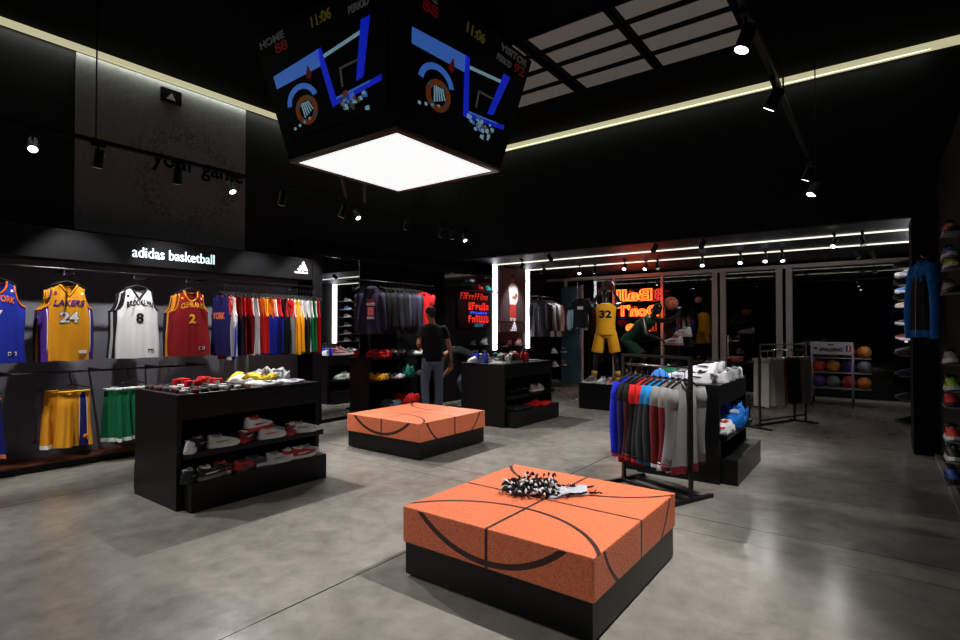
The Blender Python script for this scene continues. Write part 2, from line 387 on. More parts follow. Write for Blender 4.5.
# hung track rails
for x, lab in ((-6.3, 'left'), (-.62, 'right')):
    o = empty('lighting_track', (x, 3, 3.38), 'long black lighting track hung over the %s side of the shop' % lab, 'lighting track', None)
    MB().box(-.02, .02, -5.5, 5.1 if x > -1 else 5.1, -.02, .02).build('rail', M_DARKMET, o)
    for y in (-4, -1, 2, 4.8): MB().tube([(0, y, 0), (0, y, 1.46)], .008, 6).build('drop_rod', M_DARKMET, o)
LT = [((-6.3, 1.50, 3.2), (-3.6, .9, 0)), ((-6.3, 3.40, 3.2), (-4.6, 3.6, .6)), ((-6.3, 5.35, 3.2), (-3.9, 5.4, 0)), ((-6.3, 7.95, 3.2), (-4.4, 7.4, .5))]
on_n = ['first', 'second', 'third', 'fourth']
for i, (a, b) in enumerate(LT):
    spot_lamp(a, b, P_TRACK * (.5, 1.05, 1.0, .8)[i], label='lit spotlight aimed into the shop, %s from the left on the left track' % on_n[i], z_top=3.36, size=76, big=.8)
RT = [((-.62, 3.45, 3.2), (-1.6, 2.7, 0)), ((-.62, 4.5, 3.2), (-2.6, 5.2, 0)), ((-.62, 6.9, 3.2), (-2.2, 7.6, 0)), ((-.62, 7.75, 3.2), (-2.4, 7.0, 0)), ((-.62, 7.35, 3.12), (-1.5, 6.0, .3))]
for i, (a, b) in enumerate(RT):
    spot_lamp(a, b, P_TRACK * (1.15, .7, .5, .1, .25)[i], label='lit spotlight on the right track, %s from the near end' % (on_n + ['fifth'])[i], z_top=3.36, size=66, big=.85)
# lamps aimed at the jersey wall
for i, y in enumerate((.6, 2.02, 2.78, 4.1, 5.1)):
    spot_lamp((-6.3, y, 3.2), (-7.05, y + (.3, .05, .35, .1, -.3)[i], 1.45), P_WALL, label='black spotlight aimed down at the jersey wall, %s from the left' % ['first', 'second', 'third', 'fourth', 'fifth'][i], group='spotlights washing the jersey wall', z_top=3.36, size=62, big=1.0, lens=False)
for i, (y, p) in enumerate(((6.4, 130), (7.3, 130))):
    spot_lamp((-6.3, y, 3.2), (-6.95, y + .1, 1.7), p, label='black spotlight aimed at dark jacket rail, %s one' % ['nearer', 'farther'][i], group='spotlights washing the jacket rail', z_top=3.36, size=60, lens=False, big=.8)
spot_lamp((-6.3, 7.6, 3.2), (-6.40, 7.85, .9), 130, label='black spotlight added to brighten the bending man, far end of left track', z_top=3.36, size=56, lens=False, big=.8)  # extra lamp, added to lift the dark figure below
# behind the camera, same tracks go on
for i, (a, b, p) in enumerate((((-6.3, -.9, 3.2), (-4.6, 1.4, 0), .55), ((-.62, 1.2, 3.2), (-1.9, 2.2, 0), .05), ((-.62, -1.6, 3.2), (-2.2, .3, 0), .12))):
    spot_lamp(a, b, P_TRACK * p, label='track spotlight above the entrance side, %s' % ['over the left', 'over the right beside camera', 'over the right far back'][i], z_top=3.36, size=85)
# window zone lamps
WZ = [(-6.05, 9.60, (-7.0, 9.3, 1.6), 1, 0), (-5.5, 11.2, (-5.0, 9.7, 0), 1, 1), (-5.15, 11.25, (-5.6, 12.3, .5), 1, 1), (-4.35, 11.0, (-4.3, 9.9, 1.5), 2.4, 1), (-4.0, 11.3, (-4.3, 9.9, 1.2), 1, 1), (-3.75, 11.3, (-3.0, 10.2, .6), .2, 0), (-2.85, 11.3, (-2.4, 9.2, 0), 1, 1),
      (-2.15, 11.3, (-2.0, 9.0, 0), 1, 1), (-1.72, 11.3, (-1.6, 9.2, 0), 1, 1), (-1.45, 11.35, (-.8, 10, 0), .5, 1), (-.55, 9.85, (-1.3, 7.8, 0), 1.2, 1), (-.2, 9.9, (.3, 9.2, 1.2), .06, 0), (-.32, 11.6, (.4, 11.9, 1.4), .5, 0), (-.1, 11.75, (.4, 12.3, 1.2), .5, 0)]
for i, (x, y, t, p, face) in enumerate(WZ):
    spot_lamp((x, y, 2.80), t, P_BACK * p, label='small spotlight over the window zone, %s of fourteen from the left, %s' % (['first', 'second', 'third', 'fourth', 'fifth', 'sixth', 'seventh', 'eighth', 'ninth', 'tenth', 'eleventh', 'twelfth', 'thirteenth', 'last'][i], 'glaring' if face else 'seen dull'), group='ceiling spotlights over the window zone', z_top=ZS, size=80, big=.8, lens=bool(face))
for i, (y, p) in enumerate(((10.75, 60), (12.1, 40))):
    spot_lamp((-6.2, y, 2.8), (-7.0, y, 2.0), p, label='ceiling spotlight lighting the %s' % ['tall player poster', 'grey and white jackets near window'][i], z_top=ZS, size=60, big=.8, lens=False, group='ceiling spotlights over the window zone')
for i, (x, y, t, p) in enumerate(((-2.95, 8.75, (-4.25, 9.75, 1.3), 75), (-2.2, 8.75, (-3.4, 9.9, 1.2), 40), (-4.9, 8.75, (-4.9, 10.3, 1.8), 25))):  # first sits at a known fixture; other two added for brightness
    spot_lamp((x, y, 2.80), t, p, label='black spotlight on the soffit edge aimed at the %s' % ['yellow mannequin', 'green mannequin, added to brighten it', 'chrome garment stand, added to brighten it'][i], z_top=ZS, size=52, big=.8, lens=False, group='soffit spotlights aimed at the mannequins')
# braces near the far left ceiling
for i, (a, b) in enumerate((((-6.3, 4.9, 4.3), (-6.3, 5.15, 3.4)), ((-6.3, 5.5, 4.3), (-6.3, 5.5, 3.4)))):
    o = MB().tube([a, b], .03, 6).build('ceiling_brace', mat('grey_brace', (70, 66, 66), .5, bump=.02)); tag(o, ['slanted grey brace rod beside the scoreboard', 'upright grey brace rod behind the scoreboard'][i], 'brace')

# ------------------------------------------------------------ scoreboard cube
def scoreboard():
    root = empty('scoreboard_cube', (-4.08, 4.02, 3.2), 'large black hanging scoreboard cube with video screens and glowing white underside', 'scoreboard')
    hb, ht, H = .78, 1.03, 1.24
    mb = MB(); t = bmesh.new()
    B = [t.verts.new((x * hb, y * hb, .03)) for x, y in ((-1, -1), (1, -1), (1, 1), (-1, 1))]; T = [t.verts.new((x * ht, y * ht, H)) for x, y in ((-1, -1), (1, -1), (1, 1), (-1, 1))]
    t.faces.new(B[::-1]); t.faces.new(T)
    for i in range(4): t.faces.new((B[i], B[(i + 1) % 4], T[(i + 1) % 4], T[i]))
    mb.add(t); mb.build('cube_body', mat('scoreboard_black', (5, 5, 6), .6, spec=.15, bump=.02, bscale=10), root)
    MB().box(-hb, hb, -hb, -.72, 0, .035).box(-hb, hb, .72, hb, 0, .035).box(-hb, -.72, -.72, .72, 0, .035).box(.72, hb, -.72, .72, 0, .035).build('bottom_frame', mat('bronze_frame', (88, 62, 54), .35, metal=.5, bump=.02), root)
    MB().box(-.72, .72, -.72, .72, .006, .03).build('light_panel', mat('scoreboard_light', (240, 240, 240), .6, emit=P_JUMBO, ecol=(238, 246, 248), bump=.01), root)
    for x in (-.8, .8):
        for y in (-.8, .8): MB().tube([(x, y, H), (x, y, 1.65)], .02, 8).build('suspension_rod', M_DARKMET, root)
    BL = mat('screen_blue', (20, 60, 220), .4, emit=.34, ecol=(15, 40, 235), bump=.01); LB = mat('screen_sky', (80, 140, 230), .4, emit=.32, ecol=(70, 125, 230), bump=.01)
    DK = mat('screen_dark', (4, 4, 7), .6, spec=.15, emit=.006, ecol=(10, 10, 40), bump=.01); BR = mat('screen_brown', (120, 60, 30), .4, emit=.14, ecol=(170, 80, 30), bump=.01)
    WH = mat('screen_white', (160, 200, 210), .4, emit=.28, ecol=(150, 200, 220), bump=.01); RD = mat('screen_red', (150, 30, 30), .4, emit=.035, ecol=(200, 30, 40), bump=.01)
    YE = mat('screen_yellow', (150, 140, 60), .4, emit=.035, ecol=(190, 180, 60), bump=.01); GR = mat('screen_grey', (100, 100, 100), .4, emit=.03, ecol=(200, 200, 200), bump=.01)
    rnd = random.Random(3)
    for fi, rz in enumerate((0, pi / 2, pi, -pi / 2)):
        def F(s, tt, h):     # s 0..1 left-right, t 0..1 up; face turned -y then rotated
            hh = hb + (ht - hb) * tt; p = Vector(((s * 2 - 1) * hh, -hh - .004 - h, .03 + tt * (H - .03)))
            return Matrix.Rotation(rz, 3, 'Z') @ p
        scr = MB(); scr.prism([(.06, .14), (.94, .14), (.94, .77), (.06, .77)], 0, .012, F); so = scr.build('video_screen', DK, root)
        pic = MB(); P = lambda poly, mi, h=.016: pic.prism([(a_ - .015, b_ + .055) for a_, b_ in poly], .012, h, F, mi)
        P([(.10, .60), (.10, .50), (.49, .52), (.49, .64)], 1)
        arc = lambda cx, cy, r, a0, a1, n=10: [(cx + r * cos(a0 + (a1 - a0) * i / n) * .9, cy + r * sin(a0 + (a1 - a0) * i / n)) for i in range(n + 1)]
        A, Bq = arc(.29, .31, .155, .3, 3.0), arc(.29, .31, .115, .3, 3.0)
        for i in range(10): P([A[i], A[i + 1], Bq[i + 1], Bq[i]], 1)
        A, Bq = arc(.31, .26, .11, 0, 2 * pi, 16), arc(.31, .26, .07, 0, 2 * pi, 16)
        for i in range(16): P([A[i], A[i + 1], Bq[i + 1], Bq[i]], 2 if i % 4 != 2 else 5)
        for i in range(5): P([(.28 + .02 * i, .21 + .01 * i), (.29 + .02 * i, .21 + .01 * i), (.28 + .015 * i, .32), (.27 + .015 * i, .32)], 3, .015)
        P([(.47, .64), (.51, .64), (.57, .25), (.53, .21)], 0); P([(.53, .21), (.57, .25), (.92, .30), (.92, .26)], 0)
        P([(.57, .252), (.57, .265), (.84, .29), (.84, .278)], 1, .017)
        P([(.80, .69), (.86, .69), (.79, .33), (.735, .32)], 0); P([(.50, .56), (.50, .585), (.80, .63), (.80, .605)], 3, .015)
        P([(.62, .32), (.635, .32), (.635, .44), (.62, .44)], 5, .014); P([(.62, .44), (.62, .455), (.76, .46), (.76, .445)], 5, .014)
        P([(.36, .49), (.39, .46), (.41, .50), (.39, .57)], 4, .018)
        for i in range(34):
            x, y = rnd.gauss(.70, .055), rnd.gauss(.195, .032); q = rnd.uniform(.008, .02); P([(x - q, y - q * .6), (x + q, y - q), (x + q * .7, y + q), (x - q, y + q * .8)], rnd.choice((3, 3, 1, 2, 5)), .0165 + i * .00003)
        for i in range(4): P([(.16 + i * .05, .145 + .012 * i), (.18 + i * .05, .145 + .012 * i), (.18 + i * .05, .165 + .012 * i), (.16 + i * .05, .165 + .012 * i)], 3)
        pic.build('screen_picture', [BL, LB, BR, WH, RD, GR], so)
        # score row above the screen
        for s, cx, cz, wd, ht_, m in (('HOME', .14, .90, .20, .055, GR), ('11:06', .52, .86, .14, .075, YE), ('VISITOR', .84, .91, .24, .055, GR), ('92', .91, .82, .10, .075, RD), ('PERIOD', .77, .82, .13, .05, GR), ('88', .20, .81, .10, .075, RD)):
            tt = fit_text(text_bm(s, ext=.004, bold=.01), wd, ht_)
            b2 = MB()
            for v in tt.verts: v.co = F(cx + v.co.x, cz + v.co.y, .004 + v.co.z)
            b2.add(tt); b2.build('score_lettering', m, so)
scoreboard()

# ------------------------------------------------------------ basketball ottomans
def leather():
    m = bpy.data.materials.new('basketball_leather'); m.use_nodes = True
    nt = m.node_tree; N = nt.nodes; L = nt.links; b = N['Principled BSDF']
    b.inputs['Roughness'].default_value = .42; b.inputs['Specular IOR Level'].default_value = .35
    tc = N.new('ShaderNodeTexCoord'); sep = N.new('ShaderNodeSeparateXYZ'); L.new(tc.outputs['Object'], sep.inputs[0])
    v = N.new('ShaderNodeTexVoronoi'); v.inputs['Scale'].default_value = 120; L.new(tc.outputs['Object'], v.inputs['Vector'])
    bp = N.new('ShaderNodeBump'); bp.inputs['Strength'].default_value = .55; bp.inputs['Distance'].default_value = .004; bp.invert = True
    L.new(v.outputs['Distance'], bp.inputs['Height']); L.new(bp.outputs['Normal'], b.inputs['Normal'])
    cr = N.new('ShaderNodeValToRGB'); cr.color_ramp.elements[0].color = (*lin((226, 124, 86)), 1); cr.color_ramp.elements[1].color = (*lin((198, 98, 64)), 1)
    cr.color_ramp.elements[0].position = .25; cr.color_ramp.elements[1].position = .8
    L.new(v.outputs['Distance'], cr.inputs[0])
    def M(op, a, bb=None, c=None):
        n = N.new('ShaderNodeMath'); n.operation = op
        for i, q in enumerate((a, bb, c)):
            if q is None: continue
            if isinstance(q, (int, float)): n.inputs[i].default_value = q
            else: L.new(q, n.inputs[i])
        return n.outputs[0]
    X, Y, Z = sep.outputs
    ring = lambda a, ca, c, cc, r, wd: M('LESS_THAN', M('ABSOLUTE', M('SUBTRACT', M('SQRT', M('ADD', M('POWER', M('ABSOLUTE', M('SUBTRACT', a, ca)), 2.0), M('POWER', M('ABSOLUTE', M('SUBTRACT', c, cc)), 2.0))), r)), wd)
    aX = M('ABSOLUTE', X); aY = M('ABSOLUTE', Y); top = M('GREATER_THAN', Z, .413)
    lineX = M('LESS_THAN', aX, .010); lineY = M('LESS_THAN', aY, .010)
    # straight bands over top and sides
    strip = M('MAXIMUM', lineX, lineY)
    # arcs on the top: circle through both near corners, apex .40 in from the edge (half side .625)
    arcT = M('MULTIPLY', ring(X, 0.0, aY, .955, .735, .0125), top)
    side = M('SUBTRACT', 1.0, top)
    onY = M('MULTIPLY', side, M('GREATER_THAN', aY, .612)); onX = M('MULTIPLY', side, M('GREATER_THAN', aX, .612))
    arcF = M('MULTIPLY', ring(X, -0.01, Z, .95, .715, .0165), onY)
    arcS = M('MULTIPLY', ring(Y, 0.0, Z, .662, .5645, .0115), onX)
    tot = M('MAXIMUM', M('MAXIMUM', strip, arcT), M('MAXIMUM', arcF, arcS))
    mx = N.new('ShaderNodeMix'); mx.data_type = 'RGBA'; mx.inputs[7].default_value = (*lin((56, 30, 28)), 1)
    L.new(tot, mx.inputs[0]); L.new(cr.outputs[0], mx.inputs[6]); L.new(mx.outputs[2], b.inputs['Base Color'])
    return m
LEA = leather()
def ottoman(cx, cy, label):
    root = empty('basketball_ottoman', (cx, cy, 0), label, 'ottoman', 'basketball ottomans')
    h = .625
    MB().box(-h + .012, h - .012, -h + .012, h - .012, .015, .205, bev=.004).box(-h + .05, h - .05, -h + .05, h - .05, 0, .02).build('base', M_BLACK, root)
    MB().box(-h, h, -h, h, .205, .42, bev=.010).build('cushion', LEA, root)
    return root
ottoman(-1.71, 2.975, 'large square orange ottoman with basketball seams in the foreground')
o = ottoman(-4.79, 5.08, 'square orange basketball ottoman behind, between the two black display counters')

# ------------------------------------------------------------ display counters
def counter(label, x0, x1, y0, y1, face=1, shelf_z=.47, out=.15):
    """body x0..x1, shelves open on the +x side and, mirrored, on the -x side"""
    cx, cy = (x0 + x1) / 2, (y0 + y1) / 2; root = empty('display_counter', (cx, cy, 0), label, 'display counter', 'black display counters')
    hx, hy = (x1 - x0) / 2, (y1 - y0) / 2
    MB().box(-hx, hx, -hy, hy, .90, .95, bev=.003).build('top_board', M_BLACK, root)
    for s in (-1, 1): MB().box(-hx, hx, min(s * hy, s * (hy - .04)), max(s * hy, s * (hy - .04)), 0, .90).build('end_panel', M_BLACK, root)
    MB().box(-.03, .03, -hy + .04, hy - .04, 0, .90).build('centre_panel', M_MATTE, root)
    MB().box(-hx, hx, -hy + .04, hy - .04, .74, .90).build('upper_front', M_BLACK, root)
    MB().box(-hx - .06, hx + .06, -hy + .04, hy + .012, shelf_z - .05, shelf_z, bev=.003).build('shelf', M_BLACK, root)
    MB().box(-hx - out, hx + out, -hy + .05, hy - .02, 0.0, .24, bev=.003).build('plinth', M_BLACK, root)
    return root
counter('black display counter at left piled with small accessories and folded shirts, shoes on its shelves', -5.43, -4.62, 2.05, 3.44)
counter('black display counter in the middle distance with bright bottles and folded shirts on top', -5.35, -4.52, 6.68, 8.12)
counter('black display counter behind the coat rack with white shoes and blue jacket', -2.05, -1.24, 5.50, 6.78)
# ------------------------------------------------------------ shoes
def shoe_mesh():
    """length along +x (toe), sole on z=0"""
    L = .29; ns, nr = 15, 14; def_ = []
    def ring(bm, t, zoff, hgt, wsc, nr=nr, flat=True):
        x = (t - .5) * L
        wd = (.030 + .020 * sin(pi * min(1, t * 1.15)) + (.008 if t > .62 else 0)) * wsc
        if t > .9: wd *= sqrt(max(.15, 1 - ((t - .9) / .1) ** 2 * .85))
        if t < .08: wd *= .8 + t * 2.5
        return [bm.verts.new((x, wd * cos(a), zoff + hgt * max(0, sin(a)) ** .8)) for a in [pi * k / (nr - 1) for k in range(nr)]]
    up = bmesh.new(); rings = []
    for i in range(ns):
        t = i / (ns - 1)
        hgt = .072 + .03 * (t < .35) * (1 - abs(t - .12) / .25) if t < .35 else .078 - .05 * ((t - .35) / .65) ** 1.2
        if t < .35: hgt = .098 - .02 * abs(t - .05) / .3
        if i == ns - 1: hgt *= .8
        rings.append(ring(up, t, .026, max(hgt, .025), .96))
    for i in range(ns - 1):
        for k in range(nr - 1): f = up.faces.new((rings[i][k], rings[i + 1][k], rings[i + 1][k + 1], rings[i][k + 1])); f.smooth = True
    up.faces.new(rings[0]); up.faces.new(rings[-1][::-1])
    b = MB(); b.add(up, 0, smooth=True); upper = b
    sole = MB(); out = []
    for i in range(ns):
        t = i / (ns - 1); wd = (.033 + .020 * sin(pi * min(1, t * 1.15)) + (.008 if t > .62 else 0)) * 1.04
        if t > .9: wd *= sqrt(max(.15, 1 - ((t - .9) / .1) ** 2 * .8))
        out.append(((t - .5) * L * 1.03, wd))
    poly = [(x, -y) for x, y in out] + [(x, y) for x, y in reversed(out)]
    sole.prism(poly, 0, .030, lambda a, c, h: Vector((a, c, h + (.012 * max(0, a - .09) / .05 if h > .001 or True else 0))))
    lace = MB()
    for k in range(5):
        x = -.025 + k * .022; z = .092 - k * .0095
        lace.tube([(x, -.026, z - .006), (x + .004, 0, z + .012), (x, .026, z - .006)], .0038, 5)
    tong = MB(); tong.prism([(-.046, .080), (-.024, .080), (-.034, .128), (-.046, .130)], -.018, .018, lambda a, b, h: Vector((a, h, b)))
    col = MB(); col.tube([(-.125, 0, .118), (-.10, .030, .112), (-.055, .034, .105), (-.03, .02, .104), (-.03, -.02, .104), (-.055, -.034, .105), (-.10, -.030, .112)], .010, 6, closed=True)
    col.lathe([(.026, -.001), (.028, 0)], 12, M=Matrix.Translation((-.082, 0, .116)))
    st = MB()
    for s in (-1, 1): st.prism([(-.10, .060), (-.085, .050), (.0, .052), (.055, .066), (.0, .064), (-.07, .064)], 0, .003, lambda a, c, h, s=s: Vector((a, s * (.052 + h - abs(a + .02) * .03), c)))
    return [(n, m.mesh(n, M_WHITEPL)) for n, m in (('upper', upper), ('sole', sole), ('laces', lace), ('tongue', tong), ('collar', col), ('side_stripe', st))]
SHOE = shoe_mesh()
C = lambda r, g, b_: mat('shoe_%d_%d_%d' % (r, g, b_), (r, g, b_), .45, bump=.05, bscale=80)
def shoe(loc, rz, up, sole, acc, label, group, tilt=0, s=1.0):
    root = empty('sneaker', loc, label, 'shoe', group, rz); root.scale = (s, s, s)
    if tilt: root.rotation_euler.x = tilt
    for n, me in SHOE:
        o = link(n, me, root); setmats(o, [C(*{'upper': up, 'sole': sole, 'laces': sole if n == 'laces' else up, 'tongue': acc, 'collar': acc, 'side_stripe': acc}[n])])
    return root
WHT, RED, BLK, GRY, BLU, TEAL, ORG, LIM, PNK, DRED = (222, 224, 224), (176, 30, 34), (24, 24, 26), (120, 122, 124), (40, 90, 190), (70, 190, 180), (225, 110, 40), (170, 220, 40), (220, 90, 90), (110, 18, 24)
# ------------------------------------------------------------ balls
def basketball_mesh(r=.12):
    b = MB().ball((0, 0, 0), r, 3); s = MB()
    for ax in range(3):
        s.tube([(Vector((cos(a), sin(a), 0)) if ax == 0 else Vector((cos(a), 0, sin(a))) if ax == 1 else Vector((0, cos(a), sin(a)))) * r * 1.002 for a in [2 * pi * k / 28 for k in range(28)]], .0025, 5, closed=True)
    return b.mesh('ball', M_WHITEPL), s.mesh('seams', M_RUBBER)
BALL = basketball_mesh()
def ball(loc, rgb, label, group=None, name='basketball', r=.12, seam=None):
    o = link(name, BALL[0]); o.location = loc; setmats(o, [mat('ball_%d_%d_%d' % rgb, rgb, .5, bump=.3, bscale=200)])
    o.scale = (r / .12,) * 3; o.rotation_euler = (.5, .4, loc[0] * 7)
    se = link('seams', BALL[1], o)
    if seam: setmats(se, [mat('seam_%d' % seam[0], seam, .5, bump=.02)])
    return tag(o, label, 'ball', group)

# ------------------------------------------------------------ garments
def smooth01(t): t = max(0, min(1, t)); return t * t * (3 - 2 * t)
def cloth(W=.235, H=.76, d=.035, nd=.13, vneck=False, a=.30, b=.62, arm=.23, fold=.010, seed=0, colfn=None, slit=0.0, taper=.92, back=True, nu=29, nv=15):
    """hanging garment body: top at z=0, faces -y. returns bmesh, front surface function"""
    rnd = random.Random(seed); ph = rnd.uniform(0, 6); k1 = rnd.uniform(5, 8); hem = rnd.uniform(-.008, .008)
    def zt(u, front):
        q = abs(u)
        if q < a:
            e = (1 - q / a) if vneck else sqrt(max(0, 1 - (q / a) ** 2))
            return -(nd if front else .02) * e
        if q <= b: return -.035 * (q - a) / (b - a)
        t = (q - b) / (1 - b); return -.035 - arm * (sqrt(max(0, 1 - (1 - t) ** 2)) if arm > .12 else t)
    def zb(u): return -H + hem * cos(u * 5 + ph) + (slit if abs(u) < .07 and slit else 0)
    def hw(z): return W * (taper + (1 - taper) * min(1, -z / H) + .03 * sin(z * 9 + ph))
    def fo(u, z): v = min(1, -z / H); return fold * v * sin(u * k1 + ph + z * 2) + fold * .4 * v * sin(u * 17 + ph * 2)
    def yf(u, z, front, top):
        q = abs(u); t = smooth01(1 - (top - z) / .14)
        e = sqrt(max(0, 1 - min(1, q) ** 2.4)) * d * (1 - (.9 if q >= a else .45) * t)
        return (-e if front else e * .8) + fo(u, z)
    us = [-1 + 2 * i / (nu - 1) for i in range(nu)]
    bm = bmesh.new()
    for front in (True, False):
        g = []
        for u in us:
            t0, b0 = zt(u, front), zb(u); col = []
            for j in range(nv):
                z = b0 + (t0 - b0) * (j / (nv - 1)); uu = u
                col.append(bm.verts.new((uu * hw(z), yf(u, z, front, t0), z)))
            g.append(col)
        for i in range(nu - 1):
            for j in range(nv - 1):
                f = bm.faces.new((g[i][j], g[i + 1][j], g[i + 1][j + 1], g[i][j + 1])); f.smooth = True
                if colfn:
                    c = (g[i][j].co + g[i + 1][j + 1].co) / 2; f.material_index = colfn((us[i] + us[i + 1]) / 2, c.z, front)
    bmesh.ops.remove_doubles(bm, verts=bm.verts, dist=.0006)
    surf = lambda x, z, front=True: yf(x / hw(z), z, front, zt(x / hw(z), front))
    edge = {}
    edge['neck'] = [Vector((u * hw(zt(u, True)), yf(u, zt(u, True), True, zt(u, True)) , zt(u, True))) for u in [-a + 2 * a * i / 14 for i in range(15)]]
    edge['nback'] = [Vector((u * hw(zt(u, False)), yf(u, zt(u, False), False, zt(u, False)), zt(u, False))) for u in [-a + 2 * a * i / 10 for i in range(11)]]
    for s in (-1, 1): edge['arm%d' % s] = [Vector((u * hw(zt(u, True)), yf(u, zt(u, True), True, zt(u, True)), zt(u, True))) for u in [s * (b + (1 - b) * (i / 9) ** 1.8) for i in range(10)]]
    return bm, surf, edge
def hang_hanger(label, loc, rz, wd=.21, group=None, drop=.10):
    """hook over the rail at loc, shoulders below"""
    h = empty('clothes_hanger', loc, label, 'clothes hanger', group, rz)
    link('hook', HOOK, h); o = link('shoulder_bar', HBAR, h); o.scale.x = wd / .21
    return h
HOOK = MB().tube([(0, -.017, -.008), (0, -.015, .006), (0, 0, .0165), (0, .015, .008), (0, .014, -.012), (0, 0, -.03), (0, 0, -.10)], .0026, 6).mesh('hook', M_CHROME)
HBAR = MB().tube([(-.21, 0, -.155), (-.12, 0, -.115), (-.03, 0, -.090), (0, 0, -.085), (.03, 0, -.090), (.12, 0, -.115), (.21, 0, -.155)], [.008, .011, .010, .012, .010, .011, .008], 8).mesh('shoulder_bar', M_RUBBER)

def on_cloth(t, surf, M=None, off=.0035, front=True):
    """lay text bmesh (x right, y up) on garment surface"""
    for v in t.verts:
        x, z, e = v.co.x, v.co.y, max(0, v.co.z)
        if front: v.co = Vector((x, surf(x, z) - off - e, z))
        else: v.co = Vector((-x, surf(-x, z, False) + off + e, z))
    return t
def place_text(s, wd, ht, cx, z, surf, name, m, parent, arc=0.0, front=True, bold=.02, off=.0035, shear=0.0):
    t = fit_text(text_bm(s, ext=.001, bold=bold, shear=shear), wd, ht)
    bmesh.ops.triangulate(t, faces=t.faces[:]); bmesh.ops.subdivide_edges(t, edges=[e for e in t.edges if e.calc_length() > .02], cuts=1)
    for v in t.verts: v.co.y += z + arc * (1 - (2 * v.co.x / wd) ** 2); v.co.x += cx
    b = MB(); b.add(on_cloth(t, surf, off=off, front=front)); return b.build(name, m, parent)

def jersey_front(loc, rz, main, trim, label, word, num, wcol, ncol, side=None, vneck=False, seed=0, arc=0.0, tagpos=.12, W=.232, outline=None, shear=0.0, H=.80, wh=.066, ww=.27, nh=.15, nw=.17):
    mats = [fab(main), fab(trim), fab(side or main)]
    def cf(u, z, fr): return 2 if (side and abs(u) > .80 and z < -.2) else 0
    bm, surf, ed = cloth(W=W, H=H, d=.045, nd=.12, a=.38, b=.64, arm=.21, vneck=vneck, seed=seed, colfn=cf, fold=.014)
    b = MB(); b.add(bm, 0, smooth=True) if False else None
    me = bpy.data.meshes.new('jersey'); bmesh.ops.recalc_face_normals(bm, faces=bm.faces[:]); bm.to_mesh(me); bm.free()
    for m in mats: me.materials.append(m)
    root = link('basketball_jersey', me, None, loc, rz); tag(root, label, 'jersey', 'front-facing jerseys on the wall')
    nb = MB().tube(ed['neck'], .010, 6).tube(ed['nback'], .008, 6); nb.build('neck_trim', mats[1], root)
    for s in (-1, 1): MB().tube(ed['arm%d' % s], .009, 6).build('armhole_trim', mats[1], root)
    if side:
        for s in (-1, 1): MB().tube([Vector((s * .80 * W, surf(s * .80 * W, z) - .002, z)) for z in [-.26 - .05 * i for i in range(10)]], .005, 5).build('side_piping', fab((230, 230, 230)), root)
    if outline: place_text(num, nw, nh, 0, -.40, surf, 'number_outline', fab(outline), root, bold=.07, off=.002)
    place_text(num, nw * .97, nh * .95, 0, -.397, surf, 'number', fab(ncol), root, bold=.035, off=.0045)
    place_text(word, ww, wh, 0, -.225, surf, 'team_lettering', fab(wcol), root, arc=arc, bold=.025, shear=shear, off=.004)
    for s in (-1, 1): MB().prism([(s * .115 - .012, -.10), (s * .115 + .012, -.10), (s * .115 + .008, -.075), (s * .115 - .008, -.075)], .001, .003, lambda x, z, h: Vector((x, surf(x, z) - .002 - h, z))).build('chest_logo', fab(wcol if s < 0 else (235, 235, 235)), root)
    hg = MB().prism([(tagpos - .035, -H + .075), (tagpos + .035, -H + .075), (tagpos + .035, -H + .110), (tagpos - .035, -H + .110)], .001, .003, lambda x, z, h: Vector((x, surf(x, z) - .003 - h, z))).build('hem_tag', fab((232, 232, 232)), root)
    t = MB()
    for k in range(3): t.prism([(tagpos - .030 + k * .021, -H + .082), (tagpos - .014 + k * .021, -H + .082), (tagpos - .014 + k * .021, -H + .103), (tagpos - .030 + k * .021, -H + .103)], .0035, .0045, lambda x, z, h: Vector((x, surf(x, z) - .003 - h, z)))
    t.build('tag_stripes', fab((20, 20, 20)), hg)
    return root

# rails on the jersey wall
def rail(name, pts, r, label, brackets=(), z=0):
    o = empty(name, pts[0], label, 'clothes rail'); d = Vector(pts[1]) - Vector(pts[0])
    MB().tube([(0, 0, 0), d], r, 8).build('bar', mat('steel_dark', (70, 70, 74), .35, metal=1, bump=.02), o)
    for y in brackets: MB().box(-.54, .01, y - pts[0][1] - .008, y - pts[0][1] + .008, -.012, .012).build('bracket', M_DARKMET, o)
    return o
RZ = pi / 2
UPR = rail('clothes_rail', ((-6.98, -1, 2.13), (-6.98, 5.09, 2.13)), .014, 'long black and steel clothes rail just below the fascia', (.5, 2.0, 3.5, 5.0))
rail('clothes_rail', ((-6.98, -1, 1.03), (-6.98, 3.45, 1.03)), .012, 'lower clothes rail holding shorts beneath jerseys', (.5, 1.5, 2.3, 2.9, 3.4))
FJ = [(1.94, (236, 160, 30), (236, 160, 30), (80, 40, 140), 'LAKERS', '24', (90, 40, 130), (238, 238, 238), True, 'yellow LAKERS 24 jersey with purple sides hanging on the wall', 0.0, (60, 30, 90)),
      (2.61, (222, 222, 226), (30, 30, 34), None, 'BROOKLYN', '8', (30, 30, 34), (26, 26, 28), True, 'white BROOKLYN 8 jersey with black trim hanging on the wall', .035, None),
      (3.20, (140, 22, 30), (235, 150, 40), None, 'CLEVELAND', '2', (240, 170, 50), (240, 180, 60), False, 'dark red CLEVELAND 2 jersey with gold trim hanging on the wall', .03, None),
      (1.36, (26, 44, 160), (228, 110, 50), None, 'NEW YORK', '7', (228, 110, 50), (235, 235, 235), False, 'blue jersey with orange lettering cut by the left edge', .03, (228, 110, 50))]
